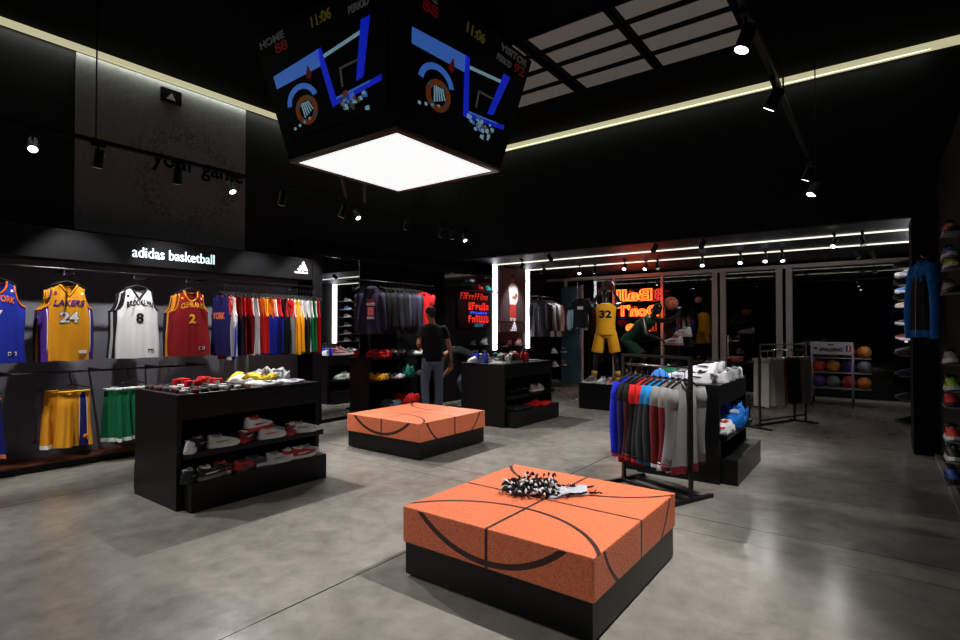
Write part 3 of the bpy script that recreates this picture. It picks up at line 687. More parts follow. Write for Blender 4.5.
for i, (y, mc, tc_, sc_, wd, nm, wc, nc, vn, lab, arc, outl) in enumerate(FJ):
    jersey_front((-6.88, y + .01, 1.955), RZ, mc, tc_, lab, wd, nm, wc, nc, side=sc_, vneck=vn, seed=i + 2, arc=arc, outline=outl, shear=.25 if i == 0 else 0, nw=.17 if len(nm) > 1 else .085, nh=.12)
    hang_hanger('black hanger with chrome hook holding the %s' % ('yellow 24 jersey', 'white 8 jersey', 'dark red 2 jersey', 'blue jersey at left edge')[i], (-6.98 + .10, y, 2.077), RZ, .17, 'hangers of front-facing jerseys')
    # arm reaching from the rail
    MB().tube([(0, y + 1, 0), (0, y + 1, -.07), (.28, y + 1, -.085), (.29, y + 1, -.065)], .008, 8).build('display_arm', M_DARKMET, UPR)
    # more jerseys stacked behind it, nearer the wall
    cols = [[(74, 40, 140), (236, 160, 30), (40, 24, 80)], [(30, 30, 34), (190, 190, 194), (30, 30, 34)], [(130, 20, 28), (236, 150, 40), (26, 26, 50)], [(24, 40, 150), (220, 90, 50), (24, 30, 110)]][i]
    nam = [['purple', 'yellow', 'dark purple'], ['black', 'pale grey', 'dark'], ['dark red', 'gold', 'navy'], ['blue', 'orange', 'deep blue']][i]
    for k in range(3):
        bm, _, ed = cloth(W=.22, H=.78, d=.016, nd=.12, a=.38, b=.64, arm=.21, vneck=vn, seed=10 * i + k, fold=.01)
        me = bpy.data.meshes.new('jersey_back'); bm.to_mesh(me); bm.free(); me.materials.append(fab(cols[k]))
        j = link('basketball_jersey', me, None, (-6.96 - .055 * k, y - .006 * (k + 1), 1.935), RZ)
        tag(j, '%s jersey hanging %s behind the %s' % (nam[k], ['directly', 'second', 'third'][k], ('yellow 24 jersey', 'white 8 jersey', 'dark red 2 jersey', 'blue jersey at left edge')[i]), 'jersey', 'jerseys hung behind the front ones')
        MB().tube(ed['neck'], .007, 5).tube(ed['nback'], .006, 5).build('neck_trim', fab(cols[(k + 1) % 3]), j)
        MB().tube(ed['arm-1'], .007, 5).build('armhole_trim', fab(tc_), j); MB().tube(ed['arm1'], .007, 5).build('armhole_trim', fab(tc_), j)

# shorts on the lower rail
def shorts(loc, rz, mats, label, seed, W=.19, H=.56, side=None, group='shorts on the lower rail'):
    cf = (lambda u, z, fr: 1 if (.30 < u < .72 and z < -.03) else 0) if side == 'panel' else (lambda u, z, fr: 1 if z < -H + .05 else 0)
    bm, surf, ed = cloth(W=W, H=H, d=.035, nd=.004, a=.2, b=.99, arm=.01, fold=.022, seed=seed, slit=.20, taper=.80, colfn=cf)
    me = bpy.data.meshes.new('shorts'); bm.to_mesh(me); bm.free()
    for m in mats: me.materials.append(m)
    o = link('basketball_shorts', me, None, loc, rz); tag(o, label, 'shorts', group)
    MB().tube([Vector((u * W * .8, -.034 * sqrt(1 - u * u * .98), -.015)) for u in [-1 + i / 8 for i in range(17)]], .012, 6).build('waistband', mats[2], o)
    if side == 'panel':
        for uu in (.30, .72): MB().tube([Vector((uu * W * .82 * (1 - z * .25), surf(uu * W * .85, z) - .004, z)) for z in [-.04 - .05 * i for i in range(11)]], .004, 5).build('side_piping', fab((225, 225, 225)), o)
        MB().ball((.095, -.045, -H + .10), .022, 2, sc=(1, .25, 1)).build('leg_emblem', fab((230, 120, 60)), o)
    return o
YEL, NVY, GRN = (232, 156, 34), (34, 32, 100), (14, 104, 66)
shorts((-6.92, 2.02, .84), RZ, [fab(YEL), fab(NVY), fab((240, 190, 60))], 'yellow shorts with navy side panel below the yellow 24 jersey', 4, W=.175, H=.60, side='panel')
shorts((-7.02, 1.92, .85), RZ, [fab(YEL), fab((240, 240, 240)), fab((236, 150, 40))], 'plain yellow shorts hanging behind the panelled yellow shorts', 6, W=.165, H=.62)
shorts((-7.12, 1.86, .85), RZ, [fab((120, 110, 130)), fab((90, 80, 100)), fab((100, 90, 110))], 'greyish shorts hanging behind both pairs of yellow shorts', 8, W=.15, H=.57)
for k in range(6):
    shorts((-6.92, 2.385 + .07 * k, .83 + .004 * (k % 2)), RZ - 1.1, [fab(GRN), fab((220, 224, 220)), fab((228, 228, 228))], 'green shorts with white waistband, %s from left on the lower rail' % ['first', 'second', 'third', 'fourth', 'fifth', 'sixth'][k], 20 + k, W=.14, H=.60, group='green shorts')
shorts((-6.92, 1.28, .82), RZ, [fab((22, 30, 120)), fab((225, 120, 90)), fab((226, 90, 50))], 'blue shorts with orange waistband at the left edge', 31, W=.18, H=.60)
for y, h in ((1.28, 'blue shorts'), (2.0, 'yellow shorts'), (2.55, 'green shorts')):
    o = MB().tube([(-6.98, y, 1.03), (-6.98, y, .97), (-6.90, y, .90)], .006, 6).tube([(-6.90, y - .15, .86), (-6.90, y, .90), (-6.90, y + .15, .86)], .006, 6).build('clip_hanger', M_DARKMET); tag(o, 'dark clip hanger holding the ' + h, 'clothes hanger', 'clip hangers')

# side-hung jerseys (seen edge on)
def side_jersey(y, top, bot, label, seed, x=-6.95, ztop=1.935, H=.80, W=.22, group='jerseys packed side by side on the rail', stripe=None):
    def cf(u, z, fr): return 1 if z > -.26 else (2 if stripe and u > .45 and int(abs(u) * 14 + 3) % 2 == 0 else 0)
    rnd = random.Random(seed)
    bm, surf, ed = cloth(W=W, H=H, d=.020, nd=.12, a=.32, b=.74, arm=.24, fold=.008, seed=seed, colfn=cf, nu=17, nv=11)
    me = bpy.data.meshes.new('side_jersey'); bm.to_mesh(me); bm.free()
    yaw = .08 if seed == 40 else rnd.uniform(-.28, .18)
    for m in (fab(bot), fab(top), fab(stripe or bot)): me.materials.append(m)
    j = link('basketball_jersey', me, None, (x, y, ztop), yaw); tag(j, label, 'jersey', group)
    MB().tube(ed['arm1'], .009, 5).build('armhole_trim', fab(top), j); MB().tube(ed['arm-1'], .009, 5).build('armhole_trim', fab(top), j)
    if seed == 40: place_text('YORK', .26, .09, 0, -.32, surf, 'team_lettering', fab((236, 120, 60)), j, bold=.03)
    MB().tube(ed['neck'], .008, 5).build('neck_trim', fab(top), j)
    hang_hanger('hanger of ' + label, (x, y, 2.06), 0, .18, 'hangers packed on the rail')
    return j
RD_, WH_, RB_, NV_, MR_, BK_, OR_, YL_, GN_, GY_ = (206, 28, 30), (226, 226, 228), (26, 50, 190), (26, 24, 84), (120, 18, 26), (22, 22, 24), (236, 130, 36), (240, 176, 30), (14, 122, 72), (150, 150, 154)
SJ = [(NV_, NV_, 'navy jersey with orange lettering', None), (RD_, RD_, 'red jersey with white stripes', WH_), (RD_, WH_, 'red jersey with white straps and stripes', WH_), (RB_, RD_, 'bright blue jersey with red straps', None), (BK_, MR_, 'black jersey with dark red straps', None), (MR_, RD_, 'dark red jersey', None), (BK_, RD_, 'black patterned jersey with red straps', MR_),
      (RB_, WH_, 'white and blue starred jersey', WH_), (WH_, WH_, 'white jersey', None), (WH_, RD_, 'white jersey with red straps', None), (RD_, OR_, 'red jersey with orange straps', None), (RD_, YL_, 'red jersey with yellow straps', None), (RB_, OR_, 'blue jersey with orange straps', None), (RB_, WH_, 'royal blue jersey with white straps', None), (RB_, RD_, 'royal blue jersey with red straps', None), (NV_, RD_, 'dark navy jersey with red straps', None),
      (BK_, BK_, 'plain black jersey', None), (BK_, RD_, 'black jersey with bright red straps', None), (GY_, RD_, 'grey jersey with red straps', None), (YL_, WH_, 'yellow jersey with white straps', None), (YL_, YL_, 'all yellow jersey', None), (YL_, WH_, 'golden jersey with white trim', None), (GY_, WH_, 'grey patterned jersey with white straps', BK_), (WH_, WH_, 'all white jersey', None), (GN_, WH_, 'green jersey with white straps', None), (GN_, GN_, 'all green jersey', None),
      (RD_, WH_, 'red jersey with white diagonal straps', None), (RD_, RD_, 'all red jersey', None)]
for i, (bt, tp, nm, sp) in enumerate(SJ):
    side_jersey(3.62 + i * .0548, tp, bt, '%s hung side on, %s on packed rail' % (nm, ['1st', '2nd', '3rd'][i] if i < 3 else '%dth' % (i + 1)), 40 + i, stripe=sp, H=.80 + (.06 if i in (1, 3) else 0) + random.uniform(-.02, .02))
# front-facing navy jersey at the left end of that rail
# ------------------------------------------------------------ jackets / coats with sleeves
def jacket(loc, rz, body, label, seed, top=None, sleeve=None, hem=None, cuff=None, H=.72, W=.24, d=.03, cat='jacket', name='jacket', group=None, hood=False, patch=None, splay=.05, zip_=True, sl=.60, back_sleeve=True, tsleeve=False):
    rnd = random.Random(seed)
    mb_, mt, ms, mh, mc = fab(body), fab(top or body), fab(sleeve or body), fab(hem or body), fab(cuff or hem or body)
    def cf(u, z, fr): return 1 if z > -.20 else (2 if z < -H + .05 else 0)
    bm, surf, ed = cloth(W=W * .86, H=H, d=d * 1.3, nd=.06, a=.28, b=.97, arm=.03, fold=.014, seed=seed, colfn=cf, nu=21, nv=12)
    me = bpy.data.meshes.new('jacket'); bm.to_mesh(me); bm.free()
    for m in (mb_, mt, mh): me.materials.append(m)
    j = link(name, me, None, loc, rz); tag(j, label, cat, group)
    MB().tube(ed['neck'] + [Vector((ed['nback'][-1]))] , .012, 6).tube(ed['nback'], .014, 6).build('collar', mt, j)
    for s in (-1, 1):
        sb = MB(); n = 9; ln = .17 if tsleeve else sl; pts = []; rr = []
        for i in range(n):
            t = i / (n - 1); pts.append((s * (W * .78 + splay * (t ** .7) + .015 * sin(t * 5 + seed)), -.012 * sin(t * 3 + seed), -.055 - ln * t)); rr.append((.062 - .020 * t if not tsleeve else .062 + .01 * t) * (1 if i else .8))
        sb.tube(pts, rr, 10)
        t2 = bmesh.new(); t2.free()
        so = sb.build('sleeve', ms if not top else [ms], j)
        if top and not tsleeve:
            MB().tube([Vector(p) for p in pts[:3]], [r + .003 for r in rr[:3]], 10).build('shoulder_yoke', mt, so)
        if cuff and not tsleeve: MB().tube([Vector(pts[-1]) + Vector((0, 0, .03)), Vector(pts[-1]) + Vector((0, 0, -.03))], .040, 10).build('cuff', mc, so)
        if stripe_ok(sleeve, body):
            pass
    if hood: MB().ball((0, .03, .0), .10, 2, sc=(1.1, .8, .75)).build('hood', mt, j)
    if zip_: MB().tube([Vector((0, surf(0, -.08 - k * (H - .10) / 8) - .002, -.08 - k * (H - .10) / 8)) for k in range(9)], .004, 5).build('zip', M_CHROME, j)
    if patch:
        for (x, z, w_, h_, c) in patch: MB().prism([(x - w_ / 2, z - h_ / 2), (x + w_ / 2, z - h_ / 2), (x + w_ / 2, z + h_ / 2), (x - w_ / 2, z + h_ / 2)], .001, .003, lambda a, b, h: Vector((a, surf(a, b) - .003 - h, b))).build('patch', fab(c), j)
    return j
def stripe_ok(a, b): return False
# dark jackets on the wall rail beyond the mirror
rail('clothes_rail', ((-6.88, 5.90, 2.30), (-6.88, 7.75, 2.30)), .012, 'black rail of dark jackets beyond the mirror', (6.0, 7.0, 7.7))
DJ = [((52, 50, 74), 'slate'), (BK_, 'black'), ((34, 34, 40), 'charcoal'), (BK_, 'deep black'), ((54, 54, 62), 'dark grey'), ((36, 36, 44), 'charcoal'), ((70, 72, 88), 'blue grey'), ((48, 50, 66), 'slate grey'), ((84, 84, 108), 'lilac grey'), ((52, 58, 76), 'steel grey')]
for i, (c, nm) in enumerate(DJ):
    y = 6.20 + i * .105 if i > 0 else 6.10
    jacket((-6.86, y + .05, 2.14), -.12 + .10 * (i % 3 - 1) if i != 0 else .60, c, '%s sleeved jacket, %s from the left on the rail beyond the mirror' % (nm, ['1st', '2nd', '3rd'][i] if i < 3 else '%dth' % (i + 1)), 80 + i, H=.74, hood=(i == 0), group='dark jackets on the wall rail',
           patch=[(.0, -.18, .12, .03, (190, 60, 60)), (0, -.24, .14, .05, (225, 200, 205)), (0, -.36, .10, .14, (220, 120, 120)), (0, -.47, .12, .04, (215, 190, 200))] if i == 0 else ([(-.06, -.22, .05, .03, (200, 200, 205))] if i == 2 else None), sl=.62)
    hang_hanger('hanger of the %s jacket, %s on the jacket rail' % (nm, ['1st', '2nd', '3rd'][i] if i < 3 else '%dth' % (i + 1)), (-6.86, y + .05, 2.284), 0, .19, 'hangers on the jacket rail')
jacket((-6.78, 7.36, 2.16), RZ - .1, (226, 34, 40), 'bright red shirt hung facing out at the right end of jacket rail', 95, H=.68, zip_=False, tsleeve=True, name='red_shirt', cat='shirt', splay=.02, W=.22)
hang_hanger('hanger of the bright red shirt', (-6.86, 7.36, 2.284), RZ - .1, .18)

# tall mirror
mr = empty('tall_mirror', (-7.03, 5.655, 0), 'tall frameless mirror between jersey wall and jacket rail, reflecting a counter', 'mirror')
MB().box(-.02, 0, -.375, .375, .06, 2.63).build('mirror_glass', mat('mirror', (215, 218, 218), 0.0, metal=1.0), mr)
MB().box(-.03, .006, -.383, -.375, .05, 2.64).box(-.03, .006, .375, .383, .05, 2.64).box(-.03, .006, -.383, .383, 2.63, 2.64).build('mirror_edge', M_CHROME, mr)
MB().box(-.34, -.02, -.37, .37, 0, 2.62).build('mirror_backing', M_MATTE, mr)
# glossy black wall section and panels behind the cap display
struct('wall_gloss_section', MB().box(-7.4, -7.04, 8.25, 9.92, 0, 2.64), M_MATTE)
g_ = MB().box(-7.04, -7.03, 8.25, 9.92, 2.36, 2.64).build('glossy_panel', M_GLOSSB); tag(g_, 'glossy black panel above the cap shelf reflecting ceiling lights', 'panel')
struct('wall_poster_section', MB().box(-7.4, -7.04, 9.92, 11.5, 0, 2.94), M_BLACK)

# shelving under the jackets
def shelf_unit():
    u = empty('shelf_unit', (-6.92, 6.83, 0), 'long black wall shelf unit under the dark jackets', 'shelf unit')
    for z, nm in ((.10, 'lower_shelf'), (.60, 'middle_shelf'), (.97, 'top_shelf')): MB().box(-.3, .24, -.78, .82, z, z + .03).build(nm, M_BLACK, u)
    for y in (-.80, 0, .82): MB().box(-.3, .12, y, y + .02, 0, .97).build('upright_panel', M_BLACK, u)
shelf_unit()
# folded things
def fold_mesh(seed, sx=.15, sy=.12, h=.03, mess=.008):
    bm = bmesh.new(); bmesh.ops.create_cube(bm, size=1); bmesh.ops.subdivide_edges(bm, edges=bm.edges[:], cuts=7, use_grid_fill=True)
    for v in bm.verts:
        p = v.co.copy(); r = (abs(p.x * 2) ** 6 + abs(p.y * 2) ** 6) ** (1 / 6); k = 1 - .06 * (r ** 4) * abs(p.z * 2)
        n = mnoise.noise(Vector((p.x * 4 + seed, p.y * 4, seed * .7))); n2 = mnoise.noise(Vector((p.x * 11, p.y * 11 + seed, p.z * 2)))
        v.co = Vector((p.x * 2 * sx * k + mess * n2, p.y * 2 * sy * k + mess * n, (p.z + .5) * h * (1 - .35 * (r > .9) * (p.z > 0)) + (mess * 1.6 * (n + n2) * (p.z + .5) + mess * .8 * (p.z > 0))))
    for f in bm.faces: f.smooth = True
    me = bpy.data.meshes.new('folded'); bmesh.ops.recalc_face_normals(bm, faces=bm.faces[:]); bm.to_mesh(me); bm.free(); me.materials.append(M_WHITEPL); return me
FOLD = [fold_mesh(s, mess=m) for s, m in ((1, .006), (2.3, .010), (3.7, .016), (5.1, .024))]
COLLAR = MB().tube([(.05 * cos(a) + .06, .045 * sin(a), 0) for a in [2 * pi * k / 14 for k in range(14)]], .006, 6, closed=True).mesh('collar', M_WHITEPL)
def folded(loc, rz, rgb, label, v=0, s=1.0, h=1.0, group='folded shirts', acc=None, cat='shirt', name='folded_shirt'):
    o = link(name, FOLD[v], None, loc, rz); setmats(o, [fab(rgb)]); o.scale = (s, s, s * h); tag(o, label, cat, group)
    c = link('collar', COLLAR, o, (0, 0, .036 + .006 * v)); setmats(c, [fab(acc or tuple(int(x * .75) for x in rgb))])
    return o
sg = 'folded clothes on the wall shelf unit'
folded((-6.86, 6.32, 1.0), .2, (214, 36, 46), 'red folded shirt on the top shelf, right of the mirror', 1, 1.25, 1.4, sg)
folded((-6.86, 6.32, 1.06), .1, (226, 60, 60), 'light red folded shirt lying on the red one, top shelf', 2, 1.15, 1.2, sg)
folded((-6.86, 6.73, 1.0), .5, (30, 30, 34), 'black folded shirt on top shelf between red and white ones', 1, 1.1, 1.4, sg)
folded((-6.86, 6.75, 1.06), .8, (214, 206, 208), 'white crumpled shirt with pink marks on the top shelf', 3, .95, 1, sg, (220, 110, 110))
folded((-6.86, 7.28, 1.0), .3, (214, 216, 214), 'white folded shirt on top shelf behind the standing man', 2, 1.2, 1.3, sg)
folded((-6.80, 6.24, .63), .1, YL_, 'yellow folded shirt on the middle shelf by the mirror', 3, 1.0, 1.6, sg, (230, 90, 60))
folded((-6.86, 6.40, .63), .5, (86, 40, 150), 'purple folded shirt on the middle shelf', 2, .8, 1.5, sg)
folded((-6.80, 6.63, .63), .2, (216, 210, 220), 'white folded shirt beside the purple one, middle shelf', 3, 1.0, 1.2, sg)
folded((-6.80, 6.88, .63), -.3, (24, 116, 100), 'teal crumpled shirt on the middle shelf', 3, 1.0, 3.2, sg)
folded((-6.80, 7.20, .63), .0, (50, 50, 54), 'dark folded shirt on middle shelf beside the standing man', 2, 1.0, 2.0, sg, (210, 120, 110))
folded((-6.80, 6.55, .13), .4, (92, 108, 130), 'blue grey folded garment on lower shelf', 3, 1.0, 2.0, sg, (200, 200, 205))
folded((-6.80, 6.90, .13), .1, (216, 32, 30), 'bright red folded garment on the lower shelf', 2, 1.3, 3.0, sg)

# caps, neon picture and shoe on the dark section
def cap_meshes():
    dome = MB(); t = bmesh.new(); bmesh.ops.create_uvsphere(t, u_segments=20, v_segments=12, radius=.10)
    bmesh.ops.delete(t, geom=[v for v in t.verts if v.co.z < -.001], context='VERTS'); dome.add(t, 0, Matrix.Diagonal((1.0, .85, 1.05, 1)), True)
    br = MB(); n = 12
    poly = [(.06, -.07)] + [(.10 + .075 * sin(pi * i / n), -.078 * cos(pi * i / n)) for i in range(n + 1)] + [(.06, .07)]
    br.prism(poly, .0, .006, lambda a, b, h: Vector((a, b, h + .05 * (1 - (b / .078) ** 2) * .3)))
    bt = MB().ball((0, 0, .106), .008, 2)
    return [('crown', dome.mesh('crown', M_WHITEPL)), ('brim', br.mesh('brim', M_WHITEPL)), ('top_button', bt.mesh('top_button', M_WHITEPL))]
CAP = cap_meshes()
def cap(loc, rz, rgb, label, brim=None, group='caps', s=1.0):
    r = empty('baseball_cap', loc, label, 'cap', group, rz); r.scale = (s, s, s)
    for n, me in CAP: o = link(n, me, r); setmats(o, [fab(brim if (brim and n != 'crown') else rgb)])
    return r
sh = MB().box(-7.03, -6.76, 8.70, 9.85, 2.28, 2.295).build('cap_shelf', M_BLACK); tag(sh, 'thin black shelf carrying the red and teal caps', 'shelf')
cap((-6.88, 9.18, 2.295), -.5, (206, 54, 50), 'red cap on the high thin shelf', s=1.2)
cap((-6.88, 9.50, 2.295), -.5, (60, 190, 186), 'teal cap on the high thin shelf beside the red one', s=1.2)
cap((-6.88, 8.90, 2.295), -.5, (40, 40, 44), 'black cap on the high thin shelf left of the red one', s=1.0)
def neon_board():
    n = empty('illuminated_board', (-7.03, 9.26, 1.85), 'small illuminated board of red and blue lettering left of the light column', 'lit board')
    MB().box(0, .03, -.62, .50, -.34, .26).build('board', M_BLACK, n)
    E1 = mat('board_red', (220, 50, 50), .4, emit=.85, ecol=(235, 50, 40), bump=.01); E2 = mat('board_blue', (60, 90, 220), .4, emit=.8, ecol=(60, 90, 230), bump=.01); E3 = mat('board_teal', (40, 120, 150), .4, emit=.35, ecol=(50, 140, 170), bump=.01); E4 = mat('board_script', (200, 50, 50), .4, emit=.5, ecol=(230, 60, 50), bump=.01)
    rn = random.Random(12)
    def strokes(nm, y0, y1, z0, z1, m, k, lean=.0):
        b_ = MB(); w_ = (y1 - y0) / k
        for i in range(k):
            a = y0 + i * w_; c = a + w_ * .72; h = z0 + (z1 - z0) * rn.choice((.7, 1, 1)); q = rn.choice((0, 1, 2)); f = w_ * .22
            for (p0, p1, z_0, z_1) in ((a, a + f, z0, h), (a, c, h - f, h) if q else (a, c, z0, z0 + f), (c - f, c, z0, h) if q != 1 else (a, c, (z0 + h) / 2, (z0 + h) / 2 + f)):
                b_.prism([(p0, z_0), (p1, z_0), (p1 + lean * (z_1 - z0), z_1), (p0 + lean * (z_1 - z0), z_1)], 0, .006, lambda u_, v_, h_: Vector((.034 + h_, u_, v_)))
        b_.build(nm, m, n)
    strokes('script_lettering', -.56, .42, .26, .40, E4, 10, .3)
    strokes('upper_lettering', -.27, .47, .04, .20, E1, 6)
    MB().box(.03, .035, -.27, .47, -.06, .01).build('blue_band', mat('board_navy', (24, 26, 110), .5, emit=.1, bump=.01), n)
    strokes('middle_lettering', -.20, .40, -.05, .005, E2, 7)
    strokes('lower_lettering', -.27, .47, -.23, -.08, E1, 6)
    strokes('foot_lettering', -.06, .30, -.325, -.25, E3, 4)
neon_board()
MB_s = MB().box(-7.03, -6.80, 8.9, 9.90, 1.12, 1.135).build('shoe_ledge', M_BLACK); tag(MB_s, 'black ledge under the illuminated board holding a white shoe', 'shelf')
shoe((-6.9, 9.40, 1.135), -1.2, WHT, WHT, GRY, 'white high shoe on the ledge under the illuminated board', 'display shoes on wall ledges', s=1.25)
shoe((-6.9, 9.0, 1.135), -1.2, (60, 60, 62), GRY, BLK, 'dark shoe on the ledge left of the white shoe', 'display shoes on wall ledges', s=1.0)

# poster of a player between the two light columns
def poster():
    p = empty('player_poster', (-7.035, 10.72, 2.26), 'tall grey poster of a basketball player in white kit between two light columns', 'poster')
    MB().box(0, .02, -.58, .60, -.60, .66).build('poster_sheet', mat('poster_grey', (70, 66, 72), .5, bump=.02, bscale=2, vary=.25), p)
    f = PX(.0, 0, 0); F = lambda a, b, h: Vector((h, a, b)); W_ = fab((228, 222, 222)); Rr = fab((206, 66, 60)); S = M_SKIN; Hh = M_HAIR
    MB().prism([(.0 + .075 * cos(a), .40 + .095 * sin(a)) for a in [2 * pi * k / 16 for k in range(16)]], .021, .023, F).build('printed_face', mat('print_skin', (150, 96, 74), .5, bump=.02), p)
    MB().prism([(.0 + .08 * cos(a), .43 + .09 * sin(a)) for a in [pi * k / 10 for k in range(11)]], .0235, .024, F).build('printed_hair', Hh, p)
    MB().prism([(-.05, .31), (.06, .31), (.20, .24), (.24, .02), (.20, -.12), (.12, -.22), (-.12, -.22), (-.15, .0), (-.18, .20)], .021, .023, F).build('printed_shirt', W_, p)
    MB().prism([(-.13, -.20), (.13, -.20), (.16, -.42), (.14, -.52), (-.13, -.52), (-.15, -.40)], .0235, .025, F).build('printed_shorts', Rr, p)
    MB().prism([(.14, .10), (.22, .02), (.12, -.08), (-.02, -.06), (-.03, -.02), (.08, .01)], .0245, .0255, F).build('printed_arm', mat('print_skin', (150, 96, 74), .5), p)
    MB().prism([(-.13, -.52), (-.01, -.52), (-.02, -.59), (-.12, -.59)], .0235, .025, F).prism([(.02, -.52), (.13, -.52), (.13, -.59), (.03, -.59)], .0235, .025, F).build('printed_socks', W_, p)
poster()
lb = MB().box(-7.035, -7.0, 10.15, 11.28, 1.40, 1.62).build('logo_board', mat('dim_plum', (52, 44, 50), .5, bump=.02)); tag(lb, 'dim grey board under the player poster', 'board')
lg = MB(); stripes_logo(lg, PX(-6.998, 10.73, 1.43), .26); tag(lg.build('white_logo', M_LOGOW), 'small white three-stripe logo under the player poster', 'logo')
lo = MB().box(-7.03, -6.80, 10.2, 11.25, 1.07, 1.085).build('shoe_ledge', M_BLACK); tag(lo, 'black ledge under the white logo holding a pale red shoe', 'shelf')
shoe((-6.9, 10.78, 1.085), -1.2, (214, 150, 140), WHT, (180, 40, 40), 'white and red shoe on the ledge under the white logo', 'display shoes on wall ledges', s=1.3)
shoe((-6.9, 10.40, 1.085), -1.2, (90, 24, 28), BLK, RED, 'dark red shoe on ledge under the logo', 'display shoes on wall ledges')

# grey and white jackets beyond the light columns
rail('clothes_rail', ((-6.85, 11.55, 2.30), (-6.85, 12.85, 2.30)), .012, 'black rail of grey and white jackets near the window', (11.6, 12.8))
for i, (c, nm, yy) in enumerate((((62, 62, 70), 'dark grey', 11.62), ((52, 52, 60), 'charcoal', 11.80), ((190, 190, 196), 'pale grey', 11.98), ((60, 60, 68), 'slate grey', 12.12), ((226, 228, 232), 'white', 12.28), ((226, 226, 232), 'second white', 12.40), ((74, 74, 84), 'grey', 12.55), ((58, 58, 66), 'dark', 12.70))):
    jacket((-6.83, yy, 2.14), .5, c, '%s jacket, %s on the rail near the window' % (nm, ['1st', '2nd', '3rd', '4th', '5th', '6th', '7th', '8th'][i]), 120 + i, H=.86, group='jackets near the window', patch=[(.03, -.28, .12, .08, (225, 225, 230))] if i in (1, 6) else None, sl=.66)
    hang_hanger('hanger of the %s jacket near the window, %s one' % (nm, ['1st', '2nd', '3rd', '4th', '5th', '6th', '7th', '8th'][i]), (-6.85, yy, 2.284), .5, .17, 'hangers near the window')
for i, (x, y, z, col) in enumerate(((-6.62, 12.05, .86, WHT), (-6.62, 12.10, .52, (200, 200, 204)), (-6.60, 12.5, .86, (70, 70, 72)), (-6.60, 12.5, .52, GRY))):
    l_ = MB().box(-7.4, x + .12, y - .16, y + .16, z - .016, z).build('shoe_ledge', M_BLACK); tag(l_, 'short black ledge at %s under the grey jackets' % ['upper left', 'lower left', 'upper right', 'lower right'][i], 'shelf', 'short shoe ledges')
    shoe((x, y, z), -.8, col, WHT, GRY, '%s shoe under the grey jackets, %s one' % (['white', 'pale', 'dark', 'grey'][i], ['upper left', 'lower left', 'upper right', 'lower right'][i]), 'shoes under the grey jackets', s=1.15)

# ------------------------------------------------------------ things on the left counter
cg = 'shoes on the left counter'
zs = .47
shoe((-4.64, 2.17, zs), 2.6, WHT, WHT, BLK, 'white shoe at the left end of upper shelf, left counter', cg, s=.9)
shoe((-4.70, 2.30, zs), 2.0, BLK, BLK, GRY, 'black shoe next to the leftmost white one, upper shelf', cg, s=.9)
shoe((-4.61, 2.44, zs), 1.45, (206, 210, 200), WHT, GRY, 'pale low shoe third from left on upper shelf, left counter', cg, s=.9)
shoe((-4.66, 2.68, zs), 2.2, DRED, RED, WHT, 'dark red shoe in the middle of upper shelf, left counter', cg, s=.9)
shoe((-4.60, 2.90, zs), 1.45, (210, 214, 210), WHT, PNK, 'white low shoe in front on upper shelf, left counter', cg, s=.9)
shoe((-4.66, 2.80, zs + .085), 1.8, (226, 226, 228), RED, RED, 'white and red shoe propped on top of another on upper shelf', cg, s=1.08)
shoe((-4.70, 3.00, zs), 1.7, (190, 194, 194), WHT, GRY, 'grey white shoe behind the propped one on upper shelf', cg, s=.9)
shoe((-4.64, 3.14, zs), 2.2, DRED, RED, WHT, 'dark red shoe near the right end of upper shelf, left counter', cg, s=.9)
shoe((-4.60, 3.26, zs), 1.2, (214, 216, 212), WHT, GRY, 'white shoe at the right end of upper shelf, left counter', cg, s=.9)
zs = .24
for i, (y, rz, a, b, c, nm) in enumerate(((2.16, 2.2, BLK, BLK, GRY, 'black'), (2.30, 1.7, BLK, GRY, WHT, 'black with white stripe'), (2.46, 1.5, (40, 34, 36), WHT, RED, 'dark with a white sole'), (2.60, 1.9, RED, BLK, BLK, 'red and black'), (2.76, 1.5, (70, 70, 72), WHT, BLK, 'grey patterned'), (2.94, 1.5, (200, 200, 200), WHT, GRY, 'pale low'), (3.08, 2.0, RED, WHT, WHT, 'red'), (3.20, 1.5, (170, 40, 44), WHT, WHT, 'red and white'), (3.30, 1.8, (170, 174, 174), WHT, GRY, 'light grey'))):
    shoe((-4.54 if i % 2 else -4.58, y, zs), rz, a, b, c, '%s shoe on left counter plinth, %s from the left' % (nm, ['1st', '2nd', '3rd', '4th', '5th', '6th', '7th', '8th', '9th'][i]), cg, s=.9)
# wristband packs on the top
BAND = MB().lathe([(.030, 0), (.034, .004), (.034, .046), (.030, .050)], 14).mesh('band', M_WHITEPL)
BTAG = MB().box(-.018, .018, -.037, -.034, .012, .040).mesh('woven_badge', M_WHITEPL)
rr_ = random.Random(5)
for i in range(9):
    for k in range(7):
        y = 2.13 + k * .094 + rr_.uniform(-.012, .012); x = -4.68 - i * .082 + rr_.uniform(-.008, .008)
        c, nm = rr_.choice((((96, 20, 28), 'dark red'), ((28, 28, 30), 'black'), ((28, 28, 30), 'black'), ((84, 82, 84), 'grey'), ((190, 186, 186), 'white')))
        if x < -5.0 and .18 < y - 2.1 < .55 and rr_.random() < .6: c, nm = (206, 26, 32), 'bright red'
        o = link('wristband', BAND, None, (x, y, .95), rr_.uniform(0, 6)); setmats(o, [fab(c)]); o.scale = (.95, .95, .62)
        if x < -5.0 and nm == 'bright red': o.scale = (1.1, 1.1, 1.5)
        tag(o, '%s towelling wristband among the rows on top of left counter' % nm, 'wristband', '%s wristbands on the left counter' % nm)
        b_ = link('woven_badge', BTAG, o); setmats(b_, [fab((200, 200, 200) if nm != 'white' else (120, 20, 30))])
tg = 'folded shirts on the left counter'
